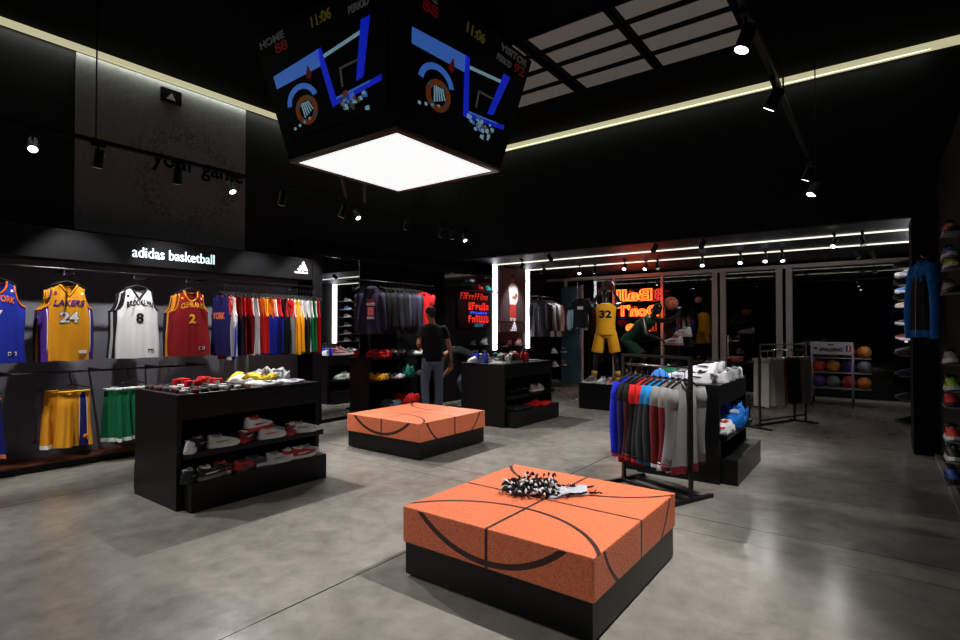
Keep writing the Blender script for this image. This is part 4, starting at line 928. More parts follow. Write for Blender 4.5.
folded((-4.78, 2.92, .95), .1, (226, 226, 226), 'white folded shirt at the front edge of the left counter top', 1, .95, 1.0, tg)
folded((-4.80, 3.20, .95), .3, (206, 210, 224), 'pale bluish folded shirt at the right front corner of counter top', 1, .85, .9, tg)
folded((-5.05, 2.90, .95), .4, (216, 216, 212), 'white folded shirt in the middle of the left counter top', 2, 1.0, 1.4, tg)
folded((-5.02, 3.16, .95), 1.3, (184, 184, 186), 'light grey crumpled shirt at right of the left counter top', 3, 1.0, 2.0, tg)
folded((-4.95, 2.98, .995), .7, (240, 208, 60), 'yellow crumpled shirt lying over the white ones on left counter', 3, .90, .9, tg, (150, 80, 130))
folded((-5.28, 3.00, .95), .5, (230, 196, 40), 'yellow folded shirt at back of the left counter top', 2, .8, 2.0, tg, (120, 60, 110))
folded((-5.28, 3.22, .95), .2, (150, 150, 152), 'grey folded shirt at back right of the left counter top', 2, .8, 2.2, tg)

# ------------------------------------------------------------ things on the middle counter
def bottle(loc, rgb, label, s=1.0):
    r = empty('sports_bottle', loc, label, 'bottle', 'bright sports bottles on the middle counter'); r.scale = (s, s, s)
    MB().lathe([(.032, 0), (.036, .01), (.036, .12), (.028, .15)], 14).build('bottle_body', mat('bottle_%d_%d_%d' % rgb, rgb, .25, bump=.01), r)
    MB().lathe([(.026, .15), (.028, .152), (.028, .172), (.012, .176), (.010, .20)], 12).build('cap', M_RUBBER, r)
for i, (x, y, c, nm) in enumerate(((-5.22, 6.86, (36, 60, 220), 'blue'), (-5.12, 6.80, (30, 70, 230), 'bright blue'), (-4.98, 6.84, (50, 60, 200), 'violet blue'), (-5.10, 6.95, (24, 40, 170), 'deep blue'), (-4.66, 7.42, (220, 40, 50), 'red'), (-4.66, 7.54, (230, 60, 60), 'light red'))):
    bottle((x, y, .95), c, '%s sports bottle standing on middle counter, %s' % (nm, ['leftmost', 'second from left', 'third from left', 'behind the other blue ones', 'near the right column', 'at the right end'][i]))
mg = 'shoes on the middle counter'
for i, (x, y, rz, a, b, c, nm) in enumerate(((-4.85, 7.02, 2.6, (40, 42, 44), WHT, WHT, 'black and white'), (-4.75, 7.12, 2.2, WHT, WHT, BLK, 'white'), (-4.90, 7.28, 2.0, (200, 200, 204), WHT, RED, 'white and red'), (-4.68, 7.28, 1.7, (50, 30, 34), WHT, RED, 'dark red'), (-4.86, 7.5, 2.4, (190, 160, 160), WHT, RED, 'pale pink'), (-5.1, 7.3, 2.1, BLK, WHT, TEAL, 'black high'), (-5.14, 7.55, 2.0, (160, 160, 164), WHT, BLK, 'grey'), (-5.16, 7.12, 2.0, (170, 30, 36), WHT, WHT, 'red'))):
    shoe((x, y, .95), rz, a, b, c, '%s shoe on top of the middle counter, %s' % (nm, ['first at front left', 'second at the front', 'third, in the centre', 'fourth at the front', 'at front right', 'back centre', 'back right', 'back left'][i]), mg, s=1.15)
for i in range(5):
    folded((-4.70, 6.82 + i * .24, .95) if i in (0, 4) else (-4.75, 6.82 + i * .24, .478), .1 * i, [(150, 152, 140), (30, 30, 32), (34, 30, 34), (110, 60, 60), (120, 120, 122)][i], '%s folded shirt on the middle counter, %s' % (['grey green', 'black', 'charcoal', 'dull red', 'grey'][i], ['top, left end', 'upper shelf left', 'upper shelf centre', 'upper shelf right', 'top, right end'][i]), 1, .75, .8, 'folded shirts on the middle counter', (210, 190, 190) if i == 3 else None)
shoe((-4.56, 7.62, .47), 1.7, (180, 150, 150), WHT, DRED, 'pale and dark red shoe on upper shelf of the middle counter', mg)
shoe((-4.56, 7.80, .47), 1.9, (190, 186, 186), WHT, BLK, 'white shoe at right end of the middle counter shelf', mg)
folded((-4.52, 7.70, .24), .1, (220, 36, 34), 'bright red folded shirt on the plinth of the middle counter', 2, 1.0, 1.2, 'folded shirts on the middle counter')
folded((-4.56, 7.52, .24), .3, (196, 30, 30), 'second red folded shirt on the plinth, left of the bright one', 1, .8, 1.0, 'folded shirts on the middle counter')
folded((-4.56, 6.95, .24), .0, (30, 30, 32), 'black folded shirt on the plinth of the middle counter', 2, .9, 1.0, 'folded shirts on the middle counter')
folded((-4.56, 7.24, .24), .2, (34, 34, 40), 'dark folded shirt on the plinth beside the black one', 1, .9, 1.0, 'folded shirts on the middle counter')
# its far side (seen in the mirror)
for i in range(5): shoe((-5.14, 6.80 + i * .24, .95) if i in (0, 4) else (-5.30, 6.80 + i * .24, .47), 4.6, [(200, 200, 202), (180, 184, 170), (190, 194, 204), (150, 160, 180), WHT][i], WHT, GRY, '%s shoe on the wall side of the middle counter seen in the mirror' % ['white', 'olive white', 'bluish white', 'grey blue', 'bright white'][i], mg, s=1.15)
# ------------------------------------------------------------ things on the right counter
rg = 'white shoes on the right counter'
zt_ = .95
for i, (x, y, rz) in enumerate(((-1.50, 5.72, .3), (-1.36, 5.90, .1), (-1.52, 6.02, .4), (-1.36, 6.16, .2), (-1.44, 6.34, .5), (-1.34, 6.52, .1), (-1.72, 5.80, .5), (-1.74, 6.10, .3))):
    shoe((x, y, zt_), rz + 2.4, (224, 224, 230), (232, 232, 234), BLK if i in (0, 2) else (170, 172, 178), 'white trainer on the right counter, %s' % ['nearest front', 'second front', 'with black stripes in the middle', 'fourth front', 'fifth, toward the window', 'at the far front corner', 'behind the nearest one', 'behind the striped one'][i], rg, s=.98)
for i, (x, y, z) in enumerate(((-1.48, 5.82, 1.03), (-1.46, 6.02, 1.03))):
    shoe((x, y, z), 2.7, (230, 230, 236), (236, 236, 238), BLK, 'white trainer with black stripe propped upright, %s' % ['nearer', 'farther'][i], rg, s=1.1, tilt=.35)
cap((-1.86, 5.66, .95), 2.2, (60, 130, 220), 'light blue and white cap behind the coat rack', (214, 222, 232), s=1.15)
cap((-2.0, 6.4, .95), 2.4, (24, 110, 80), 'green cap at the back of the right counter', (220, 225, 220), s=1.1)
folded((-1.30, 6.12, .475), .1, (30, 120, 214), 'bright blue jacket folded on the shelf of the right counter', 3, 1.15, 2.4, 'clothes on the right counter shelf', (220, 225, 230), 'jacket', 'folded_jacket')
folded((-1.30, 6.34, .475), .6, (24, 110, 200), 'blue sleeve bundle at right of the folded blue jacket', 3, .9, 3.4, 'clothes on the right counter shelf', (60, 150, 220), 'jacket', 'folded_jacket')
folded((-1.34, 6.50, .475), .2, (150, 150, 156), 'grey shirt behind the blue jacket on the shelf', 2, .8, 3.6, 'clothes on the right counter shelf', (200, 60, 60))
folded((-1.30, 5.74, .475), .4, (196, 196, 194), 'grey white folded shirt at near end of right counter shelf', 2, .9, 2.2, 'clothes on the right counter shelf', (170, 60, 60))
folded((-1.28, 5.62, .475), -.2, (160, 160, 160), 'grey folded shirt with red edge, nearest on right counter shelf', 3, .8, 1.2, 'clothes on the right counter shelf', (190, 60, 60))

# pom pom scarf on the front ottoman
def pompom():
    r = empty('fringed_scarf', (-1.80, 3.06, .42), 'black and white fringed scarf heaped on the front ottoman', 'scarf')
    rn = random.Random(2); bl = MB(); wh = MB()
    for i in range(430):
        a = rn.gauss(0, .5); d = abs(rn.gauss(0, 1)); px = -.19 + .30 * rn.random(); wdt = .075 * (1 - abs(px + .05) * 1.6) + .02
        p = Vector((px, rn.gauss(0, wdt * .55), .012 + abs(rn.gauss(0, .026)) * (1.2 if abs(px) < .1 else .7))); q = p + Vector((rn.gauss(-.008, .022), rn.gauss(0, .022), rn.gauss(0, .010)))
        q.z = max(q.z, .006); m = (p + q) / 2 + Vector((0, 0, .008))
        (bl if rn.random() < .70 else wh).tube([p, m, q], [.0055, .0075, .0035], 4)
    bl.build('black_fringe', fab((22, 22, 24)), r); wh.build('white_fringe', fab((200, 204, 206)), r)
    t = bmesh.new(); n, m_ = 12, 7; g = []
    for i in range(n):
        row = []
        for j in range(m_):
            a, b = i / (n - 1), j / (m_ - 1) - .5
            row.append(t.verts.new((.06 + .22 * a, b * (.16 + .03 * sin(a * 5)) * (1.1 - .35 * a) + .03 * a, .014 + .012 * sin(a * 7 + b * 4) + .018 * (1 - abs(b) * 1.6))))
        g.append(row)
    for i in range(n - 1):
        for j in range(m_ - 1): f = t.faces.new((g[i][j], g[i + 1][j], g[i + 1][j + 1], g[i][j + 1])); f.smooth = True
    so = bmesh.ops.solidify(t, geom=t.faces[:], thickness=.006)
    MB().add(t, 0, smooth=True).build('white_cloth', fab((214, 220, 228)), r)
    e1 = [(.04 + .26 * k / 9, .085 - .01 * k / 9, .020) for k in range(10)]; e2 = [(.08 + .24 * k / 9, -.075 + .07 * k / 9, .016) for k in range(10)]
    eb = MB()
    for E_ in (e1, e2):
        for k in range(len(E_) * 3):
            p = Vector(E_[k // 3]) + Vector((rn.uniform(-.01, .03), 0, 0)); eb.tube([p, p + Vector((rn.gauss(.01, .012), rn.gauss(0, .014), rn.uniform(-.004, .01)))], .0045, 4)
    eb.build('edge_fringe', fab((28, 26, 40)), r)
    r.rotation_euler.z = R(30); r.scale = (1.12, 1.25, 1.2)
pompom()

# ------------------------------------------------------------ coat rack in front of the right counter
def coat_rack():
    A, B = Vector((-2.04, 5.12, 0)), Vector((-1.32, 4.82, 0)); c = (A + B) / 2; e = (B - A).normalized(); ang = math.atan2(e.y, e.x); L = (B - A).length / 2
    r = empty('coat_rack', c, 'black square-tube coat rack with chrome bar, full of track jackets', 'coat rack', None, ang)
    for x in (-L, L):
        MB().box(x - .015, x + .015, -.015, .015, .02, 1.25).build('post', M_DARKMET, r)
        MB().box(x - .02, x + .02, -.24, .28, 0, .03).build('foot', M_DARKMET, r)
    MB().box(-L, L, -.012, .012, 1.225, 1.25).build('top_bar', M_DARKMET, r)
    MB().box(-L, L, .12, .15, .0, .03).box(-L, L, -.06, -.03, .0, .03).build('base_bar', M_DARKMET, r)
    MB().tube([(-L, 0, 1.15), (L, 0, 1.15)], .012, 10).build('chrome_bar', M_CHROME, r)
    n = [((22, 36, 200), (22, 36, 200), (22, 36, 200), (200, 40, 40), 'royal blue jacket with red hem, far end'), (BK_, BK_, (20, 20, 80), (150, 24, 30), 'black jacket next to royal blue one'), (BK_, BK_, (60, 10, 16), (120, 16, 24), 'black jacket with dark red cuffs'),
         ((22, 20, 22), (222, 34, 36), BK_, (150, 24, 30), 'black jacket with red shoulders'), ((24, 22, 24), (226, 44, 40), (26, 24, 26), (190, 30, 36), 'second black jacket with red shoulders'), ((30, 44, 52), (40, 140, 214), (40, 44, 48), (30, 70, 120), 'dark jacket with bright blue shoulders'), ((20, 84, 124), (44, 150, 220), (34, 40, 44), (20, 60, 100), 'teal jacket with bright blue shoulders'),
         ((100, 18, 28), (140, 140, 140), (100, 18, 28), (226, 220, 220), 'dark red jacket with grey shoulders'), ((104, 20, 30), (146, 146, 146), (106, 20, 30), (226, 220, 220), 'second dark red jacket with grey shoulders'), ((128, 128, 130), (140, 140, 140), (128, 128, 130), (110, 24, 34), 'pale grey jacket with dark red hem at the near end')]
    for i, (b, t, s, hm, nm) in enumerate(n):
        p = c + e * (-L + .10 + i * (2 * L - .16) / (len(n) - 1)); rz = ang + pi / 2 + random.uniform(-.12, .12)
        jacket((p.x, p.y, 1.03), rz, b, nm + ', on the coat rack', 200 + i, top=t, sleeve=s, hem=hm, cuff=hm, H=.79 + (.02 if i < 3 else 0), W=.20, d=.026, group='track jackets on the coat rack', sl=.66, splay=.065)
        hang_hanger('hanger of the ' + nm + ', coat rack', (p.x, p.y, 1.137), rz, .17, 'hangers on the coat rack')
coat_rack()
def trouser_rack():
    A, B = Vector((-1.44, 8.88, 0)), Vector((-.96, 9.95, 0)); c = (A + B) / 2; e = (B - A).normalized(); ang = math.atan2(e.y, e.x); L = (B - A).length / 2
    r = empty('garment_rack', c, 'black garment rack of grey trousers near the shop windows', 'garment rack', None, ang)
    for x in (-L, L):
        MB().box(x - .013, x + .013, -.013, .013, .02, 1.26).build('post', M_DARKMET, r); MB().box(x - .018, x + .018, -.18, .26, 0, .03).build('foot', M_DARKMET, r)
        MB().box(x - .012, x + .012, .16, .19, .02, .5).build('rear_post', M_DARKMET, r)
    MB().box(-L, L, -.01, .01, 1.24, 1.26).build('top_bar', M_DARKMET, r); MB().box(-L, L, .16, .19, 0, .03).box(-L, L, -.02, .01, .12, .14).build('base_bar', M_DARKMET, r)
    MB().tube([(-L, 0, 1.16), (L, 0, 1.16)], .011, 8).build('chrome_bar', M_CHROME, r)
    for i, (col, nm) in enumerate((((150, 146, 140), 'warm grey'), ((142, 138, 134), 'grey'), ((150, 148, 142), 'pale grey'), ((120, 60, 60), 'dull red'), ((30, 30, 40), 'navy black'), ((34, 32, 36), 'black'), ((138, 134, 130), 'light grey'), ((128, 126, 120), 'mid grey'))):
        p = c + e * (-L + .04 + i * (2 * L - .08) / 7); rz = ang + pi / 2 + .2 * (i % 3 - 1)
        # p shifted so that each pair hangs beside the next
        bm, surf, ed = cloth(W=.15, H=.70, d=.03, nd=.004, a=.3, b=.98, arm=.01, fold=.012, seed=300 + i, slit=.5, taper=.9, nu=17, nv=8)
        me = bpy.data.meshes.new('trousers'); bm.to_mesh(me); bm.free(); me.materials.append(fab(col))
        o = link('trousers', me, None, (p.x - .02 * (i % 2), p.y, 1.04), rz); tag(o, '%s hanging trousers, %s from the near end of the garment rack' % (nm, ['1st', '2nd', '3rd', '4th', '5th', '6th', '7th', '8th'][i]), 'trousers', 'trousers on the garment rack')
        MB().box(-.135, .135, -.028, .028, -.03, .004, bev=.004).build('waistband', fab(col), o)
        hk = MB().tube([(0, 0, 1.04), (0, 0, 1.145), (.01, 0, 1.175)], .004, 5).tube([(-.10, 0, 1.05), (.10, 0, 1.05)], .006, 6).build('trouser_hanger', M_CHROME); hk.location = (p.x, p.y, 0); hk.rotation_euler.z = rz
        tag(hk, 'chrome clip hanger of the %s trousers on garment rack' % nm, 'clothes hanger', 'trouser hangers')
trouser_rack()

# ball cart
def ball_cart():
    r = empty('ball_cart', (-.76, 12.5, 0), 'grey wheeled ball cart with SPALDING sign near the shop windows', 'ball cart')
    M_ = mat('cart_grey', (150, 150, 152), .4, metal=.5, bump=.02)
    for x in (-.32, .34):
        for y in (-.2, .2): MB().tube([(x, y, .10), (x, y, 1.22 if y < 0 else 1.0)], .018, 8).build('post', M_, r)
        MB().tube([(x, -.2, 1.0), (x, .2, 1.0)], .015, 6).build('side_bar', M_, r)
    for x in (-.32, .34):
        for y in (-.2, .2): MB().lathe([(.02, -.02), (.075, -.018), (.08, 0), (.075, .018), (.02, .02)], 16, M=Matrix.Translation((x, y, .08)) @ Matrix.Rotation(pi / 2, 4, 'Y')).build('wheel', M_RUBBER, r)
    for z, nm in ((.34, 'lower_shelf'), (.64, 'middle_shelf'), (.92, 'upper_shelf')):
        s = MB()
        for y in (-.2, -.07, .07, .2): s.tube([(-.36, y, z), (.62, y, z)], .009, 6)
        for x in (-.36, .62): s.tube([(x, -.2, z), (x, .2, z)], .009, 6)
        s.build(nm, M_, r)
    sg_ = MB().box(-.33, .35, -.225, -.205, .99, 1.23, bev=.008).build('sign_board', mat('sign_grey', (176, 174, 174), .5, bump=.02), r)
    text_obj('sign_lettering', 'SPALDING', .38, .075, NY(.0, -.228, 1.05), M_RUBBER, sg_, bold=.03, shear=.15)
    MB().box(-.05, .05, -.229, -.225, 1.17, 1.19).build('small_mark', M_RUBBER, sg_)
    MB().box(.24, .28, -.229, -.224, 1.05, 1.17).build('blue_badge', fab((40, 60, 140)), sg_); MB().box(.28, .32, -.229, -.224, 1.05, 1.17).build('red_badge', fab((180, 40, 60)), sg_)
    text_obj('badge_figure', 'I', .02, .09, NY(.28, -.231, 1.065), fab((230, 230, 230)), sg_, bold=.02)
    MB().box(-.28, -.22, -.229, -.224, 1.09, 1.13).build('left_mark', M_RUBBER, sg_)
    cols = [((70, 40, 120), 'purple'), ((40, 50, 110), 'navy'), ((110, 110, 116), 'grey'), ((150, 70, 34), 'orange brown'), ((190, 60, 50), 'red'), ((36, 36, 40), 'black'), ((200, 120, 50), 'orange'), ((60, 60, 150), 'blue violet')]
    rn = random.Random(9)
    for j, z in enumerate((.34, .64, .92)):
        for i in range(4):
            c, nm = cols[(j * 3 + i * 2 + j) % 8]
            ball((-.76 - .22 + i * .245, 12.5, z + .118), c, '%s basketball on the %s shelf of the ball cart, %s from left' % (nm, ['lower', 'middle', 'upper'][j], ['first', 'second', 'third', 'fourth'][i]), 'basketballs on the cart')
ball_cart()

# ------------------------------------------------------------ people and mannequins
def solid(mb, name, mats, parent, voxel=.012, smooth=4):
    me = mb.mesh(name + '_raw', mats); o = bpy.data.objects.new('tmp', me); COL.objects.link(o)
    m = o.modifiers.new('r', 'REMESH'); m.mode = 'VOXEL'; m.voxel_size = voxel; m.use_smooth_shade = True
    s = o.modifiers.new('s', 'SMOOTH'); s.iterations = smooth; s.factor = .5
    dg = bpy.context.evaluated_depsgraph_get(); dg.update()
    me2 = bpy.data.meshes.new_from_object(o.evaluated_get(dg)); bpy.data.objects.remove(o); bpy.data.meshes.remove(me)
    me2.materials.clear(); me2.materials.append(mats)
    for p in me2.polygons: p.use_smooth = True
    return link(name, me2, parent)
V3 = Vector
def cap_(mb, p, q, r0, r1):
    p, q = V3(p), V3(q); mb.tube([p, p.lerp(q, .35), p.lerp(q, .7), q], [r0, r0 + (r1 - r0) * .3 + .002, r0 + (r1 - r0) * .72, r1], 12); mb.ball(p, r0 * .99, 2); mb.ball(q, r1 * .99, 2)
def loft(mb, secs, lat):
    """secs: (centre, half width, half depth); lat = sideways axis"""
    t = bmesh.new(); lat = V3(lat).normalized(); rings = []; n = len(secs)
    for i, (c, w_, d_) in enumerate(secs):
        tg_ = (V3(secs[min(i + 1, n - 1)][0]) - V3(secs[max(i - 1, 0)][0])).normalized(); dep = tg_.cross(lat).normalized()
        rings.append([t.verts.new(V3(c) + lat * w_ * cos(2 * pi * k / 20) + dep * d_ * sin(2 * pi * k / 20)) for k in range(20)])
    for i in range(n - 1):
        for k in range(20): t.faces.new((rings[i][k], rings[i][(k + 1) % 20], rings[i + 1][(k + 1) % 20], rings[i + 1][k]))
    t.faces.new(rings[0][::-1]); t.faces.new(rings[-1]); bmesh.ops.recalc_face_normals(t, faces=t.faces[:]); mb.add(t)
def hand(mb, w_, d, n, side=1, curl=.5):
    """w_ wrist, d finger direction, n palm normal"""
    w_, d, n = V3(w_), V3(d).normalized(), V3(n); n = (n - d * n.dot(d)).normalized(); a = d.cross(n) * side
    c = w_ + d * .05
    for k in (-1.1, 0, 1.1): cap_(mb, w_ + a * k * .016 + d * .008, w_ + a * k * .026 + d * .085, .016, .013)
    for k, ln in ((-1.5, .062), (-.5, .076), (.5, .072), (1.5, .054)):
        p = w_ + a * k * .0195 + d * .088; d2 = (d + n * curl * .6).normalized(); q = p + d2 * ln * .5; d3 = (d + n * curl * 1.6).normalized(); e = q + d3 * ln * .5
        cap_(mb, p, q, .0095, .0088); cap_(mb, q, e, .0088, .0075)
    p = w_ + a * -.025 + d * .03; q = p + (d * .6 - a * .8 + n * .3).normalized() * .042; e = q + (d * .9 - a * .25 + n * .35).normalized() * .032
    cap_(mb, p, q, .012, .010); cap_(mb, q, e, .010, .008)
def figure(J, root, skin, name='body', voxel=.0085, face=True, slim=1.0):
    mb = MB(); lat = (V3(J['shR']) - V3(J['shL'])).normalized()
    loft(mb, [(J['pel'] - J['up'] * .09, .10, .08), (J['pel'], .158, .105), (J['waist'], .135, .092), (J['chest'], .160, .108), (J['neck'] - J['up'] * .065, .150, .078), (J['neck'] - J['up'] * .01, .07, .058)], lat)
    for s in 'LR':
        cap_(mb, J['sh' + s], J['el' + s], .052, .040); cap_(mb, J['el' + s], J['wr' + s], .040, .026)
        cap_(mb, J['hip' + s], J['kn' + s], .082, .054); cap_(mb, J['kn' + s], J['an' + s], .053, .036)
        mb.ball(V3(J['kn' + s]).lerp(V3(J['an' + s]), .3), .058, 2); cap_(mb, J['an' + s], J['toe' + s], .036, .030)
        hand(mb, J['wr' + s], J.get('hd' + s, V3(J['wr' + s]) - V3(J['el' + s])), J.get('hn' + s, (0, -1, 0)), 1 if s == 'L' else -1, J.get('curl', .5))
    cap_(mb, J['neck'] - J['up'] * .03, J['head'], .056, .052)
    h = J['head']; f = V3(J['face']).normalized(); u = V3(J['hup']).normalized(); l_ = f.cross(u).normalized(); Mr = Matrix((l_, -f, u)).transposed()
    mb.ball(h + u * .035, 1, 3, sc=(.076, .096, .100), rot=Mr); mb.ball(h + f * .030 - u * .035, 1, 2, sc=(.055, .062, .058), rot=Mr)
    if face:
        mb.ball(h + f * .098 - u * .0, .013, 2, sc=(1, 1.3, 1.5), rot=Mr); mb.ball(h + f * .080 + u * .048, 1, 2, sc=(.05, .014, .012), rot=Mr)
        mb.ball(h + f * .088 - u * .040, 1, 2, sc=(.024, .01, .010), rot=Mr)
        for s in (-1, 1): mb.ball(h + l_ * s * .078 + u * .01 - f * .01, 1, 2, sc=(.010, .018, .030), rot=Mr)
    b = solid(mb, name, skin, root, voxel, 5)
    return b, lat, Mr, h, f, u, l_
def base_pose(hh=1.0):
    J = dict(pel=V3((0, 0, .96)), waist=V3((0, .005, 1.12)), chest=V3((0, .0, 1.30)), neck=V3((0, .015, 1.52)), head=V3((0, 0, 1.665)), up=V3((0, 0, 1)), face=V3((0, -1, 0)), hup=V3((0, 0, 1)))
    for s, k in (('L', 1), ('R', -1)):
        J['sh' + s] = V3((k * .185, .01, 1.455)); J['el' + s] = V3((k * .25, .04, 1.17)); J['wr' + s] = V3((k * .26, -.03, .92))
        J['hip' + s] = V3((k * .09, 0, .92)); J['kn' + s] = V3((k * .11, -.02, .50)); J['an' + s] = V3((k * .12, .03, .085)); J['toe' + s] = V3((k * .14, -.12, .035))
        J['hn' + s] = V3((-k, 0, 0))
    return J
def tee(J, root, m, name='t_shirt', g=.022, sleeves=True, low=.10, loose=0):
    mb = MB(); lat = (V3(J['shR']) - V3(J['shL'])).normalized(); up = J['up']
    loft(mb, [(J['pel'] - J['up2'] * low, .165 + g + loose, .112 + g + loose), (J['pel'] + J['up2'] * .02, .160 + g + loose, .108 + g + loose), (J['waist'], .146 + g + loose, .100 + g), (J['chest'], .165 + g, .110 + g), (J['neck'] - up * .080, .182 + g, .082 + g), (J['neck'] - up * .045, .13 + g, .072 + g), (J['neck'] - up * .012, .072 + g * .4, .058 + g * .5)], lat)
    if sleeves:
        for s in 'LR': p = V3(J['sh' + s]); q = p.lerp(V3(J['el' + s]), .62); cap_(mb, p, p.lerp(q, .5), .063, .064); mb.tube([p, q], [.063, .069], 12)
    return solid(mb, name, m, root, .012, 3)
def trousers(J, root, m, name='jeans', g=.016, full=1.0, flare=0):
    mb = MB(); lat = (V3(J['shR']) - V3(J['shL'])).normalized()
    loft(mb, [(J['pel'] - J['up2'] * .12, .12, .10), (J['pel'] - J['up2'] * .03, .166 + flare, .115 + flare * .6), (J['pel'] + J['up2'] * .07, .150, .105)], lat)
    for s in 'LR':
        if full >= 1:
            cap_(mb, J['hip' + s], J['kn' + s], .086 + g, .062 + g); mb.tube([V3(J['kn' + s]), V3(J['kn' + s]).lerp(V3(J['an' + s]), .5), V3(J['an' + s]) + V3((0, 0, -.03))], [.062 + g, .056 + g, .052 + g], 12)
        else:
            q = V3(J['hip' + s]).lerp(V3(J['kn' + s]), full); cap_(mb, J['hip' + s], V3(J['hip' + s]).lerp(q, .4), .09 + g, .09 + g); mb.tube([V3(J['hip' + s]), q], [.09 + g, .088 + g + flare], 14)
    return solid(mb, name, m, root, .012, 3)
def hair(root, h, f, u, l_, Mr, m):
    mb = MB(); mb.ball(h + u * .050 - f * .014, 1, 3, sc=(.084, .100, .094), rot=Mr); mb.ball(h - f * .05 - u * .0, 1, 2, sc=(.066, .05, .07), rot=Mr)
    rn = random.Random(4)
    for i in range(40):
        a = rn.uniform(0, 2 * pi); e = rn.uniform(.15, 1.4); d = l_ * cos(a) * cos(e) * .082 + f * (sin(a) * cos(e) * .095 - .016) + u * (sin(e) * .09 + .055); mb.ball(h + d, .014, 1)
    return solid(mb, 'hair', m, root, .007, 2)
def foot_shoe(J, root, s, m1, m2):
    a, t = V3(J['an' + s]), V3(J['toe' + s]); d = (t - a); d.z = 0; d.normalize(); mb = MB(); hl = a - d * .06
    cap_(mb, V3((hl.x, hl.y, .045 + a.z - .085)), V3((t.x, t.y, t.z + .01)) + d * .03, .045, .038); cap_(mb, a, a + V3((0, 0, -.03)), .052, .05)
    o = solid(mb, 'shoe', m1, root, .009, 3)
    sb = MB(); z0 = a.z - .085; L_ = [hl - d * .05, t + d * .075]; p = Vector((-d.y, d.x, 0))
    pts = [(L_[0] + p * .03), (L_[0] - p * .03), (t - p * .048), (L_[1] - p * .02), (L_[1] + p * .02), (t + p * .048)]
    sb.prism([(q.x, q.y) for q in pts], z0, z0 + .025, lambda x, y, h: Vector((x, y, h))); sb.build('sole', m2, o)
    return o
JEANS = mat('blue_grey_denim', (112, 122, 146), .85, spec=.2, bump=.4, bscale=90, vary=.35); BT = fab((20, 20, 23))
# standing man
J = base_pose(); J['up2'] = J['up']
J.update(neck=V3((.01, -.02, 1.525)), head=V3((.02, -.06, 1.665)), face=V3((.35, -.9, -.35)), hup=V3((.10, -.25, .95)), shR=V3((-.188, .0, 1.43)), elR=V3((-.285, -.02, 1.17)), wrR=V3((-.345, -.13, .95)), shL=V3((.185, .0, 1.435)), elL=V3((.25, .05, 1.18)), wrL=V3((.20, -.18, 1.10)), knL=V3((.13, -.02, .5)), anR=V3((-.10, .05, .085)))
man = empty('person', (-6.33, 7.10, 0), 'person standing with back turned in black t-shirt and faded jeans by the dark jackets', 'person', None, R(-128)); man.scale = (1.035, 1.035, 1.04)
b, lat, Mr, h, f, u, l_ = figure(J, man, M_SKIN)
hair(man, h, f, u, l_, Mr, M_HAIR); tee(J, man, BT, low=.08); trousers(J, man, JEANS)
for s in 'LR': foot_shoe(J, man, s, fab((40, 40, 44)), M_WHITEPL)
# bending man
J = base_pose()
up = V3((0, -.93, .36)).normalized()
J.update(pel=V3((0, .26, .86)), waist=V3((0, .10, .95)), chest=V3((0, -.06, 1.01)), neck=V3((0, -.26, 1.02)), head=V3((.0, -.38, .94)), up=V3((0, -1, .05)).normalized(), up2=V3((0, -.8, .6)), face=V3((0, -.45, -.9)), hup=V3((0, -.9, .45)))
for s, k in (('L', 1), ('R', -1)):
    J['sh' + s] = V3((k * .18, -.20, 1.00)); J['el' + s] = V3((k * .22, -.20, .74)); J['wr' + s] = V3((k * .16, -.36, .58)); J['hip' + s] = V3((k * .09, .24, .82)); J['kn' + s] = V3((k * .12, -.02, .50)); J['an' + s] = V3((k * .12, .14, .085)); J['toe' + s] = V3((k * .14, -.02, .035))
man2 = empty('person', (-6.33, 7.93, 0), 'person bending over in black t-shirt and jeans behind the middle counter', 'person', None, R(-53))
man2.scale = (1.02, 1.02, 1.02)
b, lat, Mr, h, f, u, l_ = figure(J, man2, M_SKIN)
hair(man2, h, f, u, l_, Mr, M_HAIR); tee(J, man2, BT, low=.06); trousers(J, man2, JEANS)
for s in 'LR': foot_shoe(J, man2, s, fab((190, 190, 192)), M_WHITEPL)
MB().box(-.05, .05, -.18, -.13, 1.125, 1.13).build('shirt_print', fab((220, 220, 220)), man2)

# podium with mannequins
pd = MB().box(-4.54, -2.55, 9.2, 10.7, 0, .47, bev=.004).build('window_podium', M_BLACK); tag(pd, 'low black podium carrying the mannequins before the window', 'podium')
GOLD = fab((226, 160, 32)); DGRN = fab((8, 44, 30)); GB = mat('golden_boot', (176, 140, 50), .4, bump=.1)
def mannequin(loc, rz, label, J, jm, sm, num, ncol, trimc):
    r = empty('mannequin', loc, label, 'mannequin', 'mannequins on the podium', rz)
    b, lat, Mr, h, f, u, l_ = figure(J, r, M_MANNEQ, voxel=.0095, face=True)
    j = tee(J, r, jm, 'jersey', g=.026, sleeves=False, low=.07, loose=.006); trousers(J, r, sm, 'shorts', g=.008, full=.86, flare=.018)
    for s in 'LR': foot_shoe(J, r, s, GB, M_WHITEPL); cap_m = MB(); cap_m.tube([V3(J['an' + s]), V3(J['an' + s]).lerp(V3(J['kn' + s]), .28)], [.052, .056], 12); cap_m.build('high_boot', GB, r)
    return r, j
J = base_pose(); J['up2'] = J['up']
for s, k in (('L', 1), ('R', -1)):
    J['el' + s] = V3((k * .27, -.20, 1.50)); J['wr' + s] = V3((k * .15, -.30, 1.72)); J['hd' + s] = V3((-k * .2, .0, 1)); J['hn' + s] = V3((-k, 0, .0)); J['an' + s] = V3((k * .23, .03, .085)); J['kn' + s] = V3((k * .18, -.02, .5)); J['toe' + s] = V3((k * .27, -.11, .035)); J['hip' + s] = V3((k * .11, 0, .92))
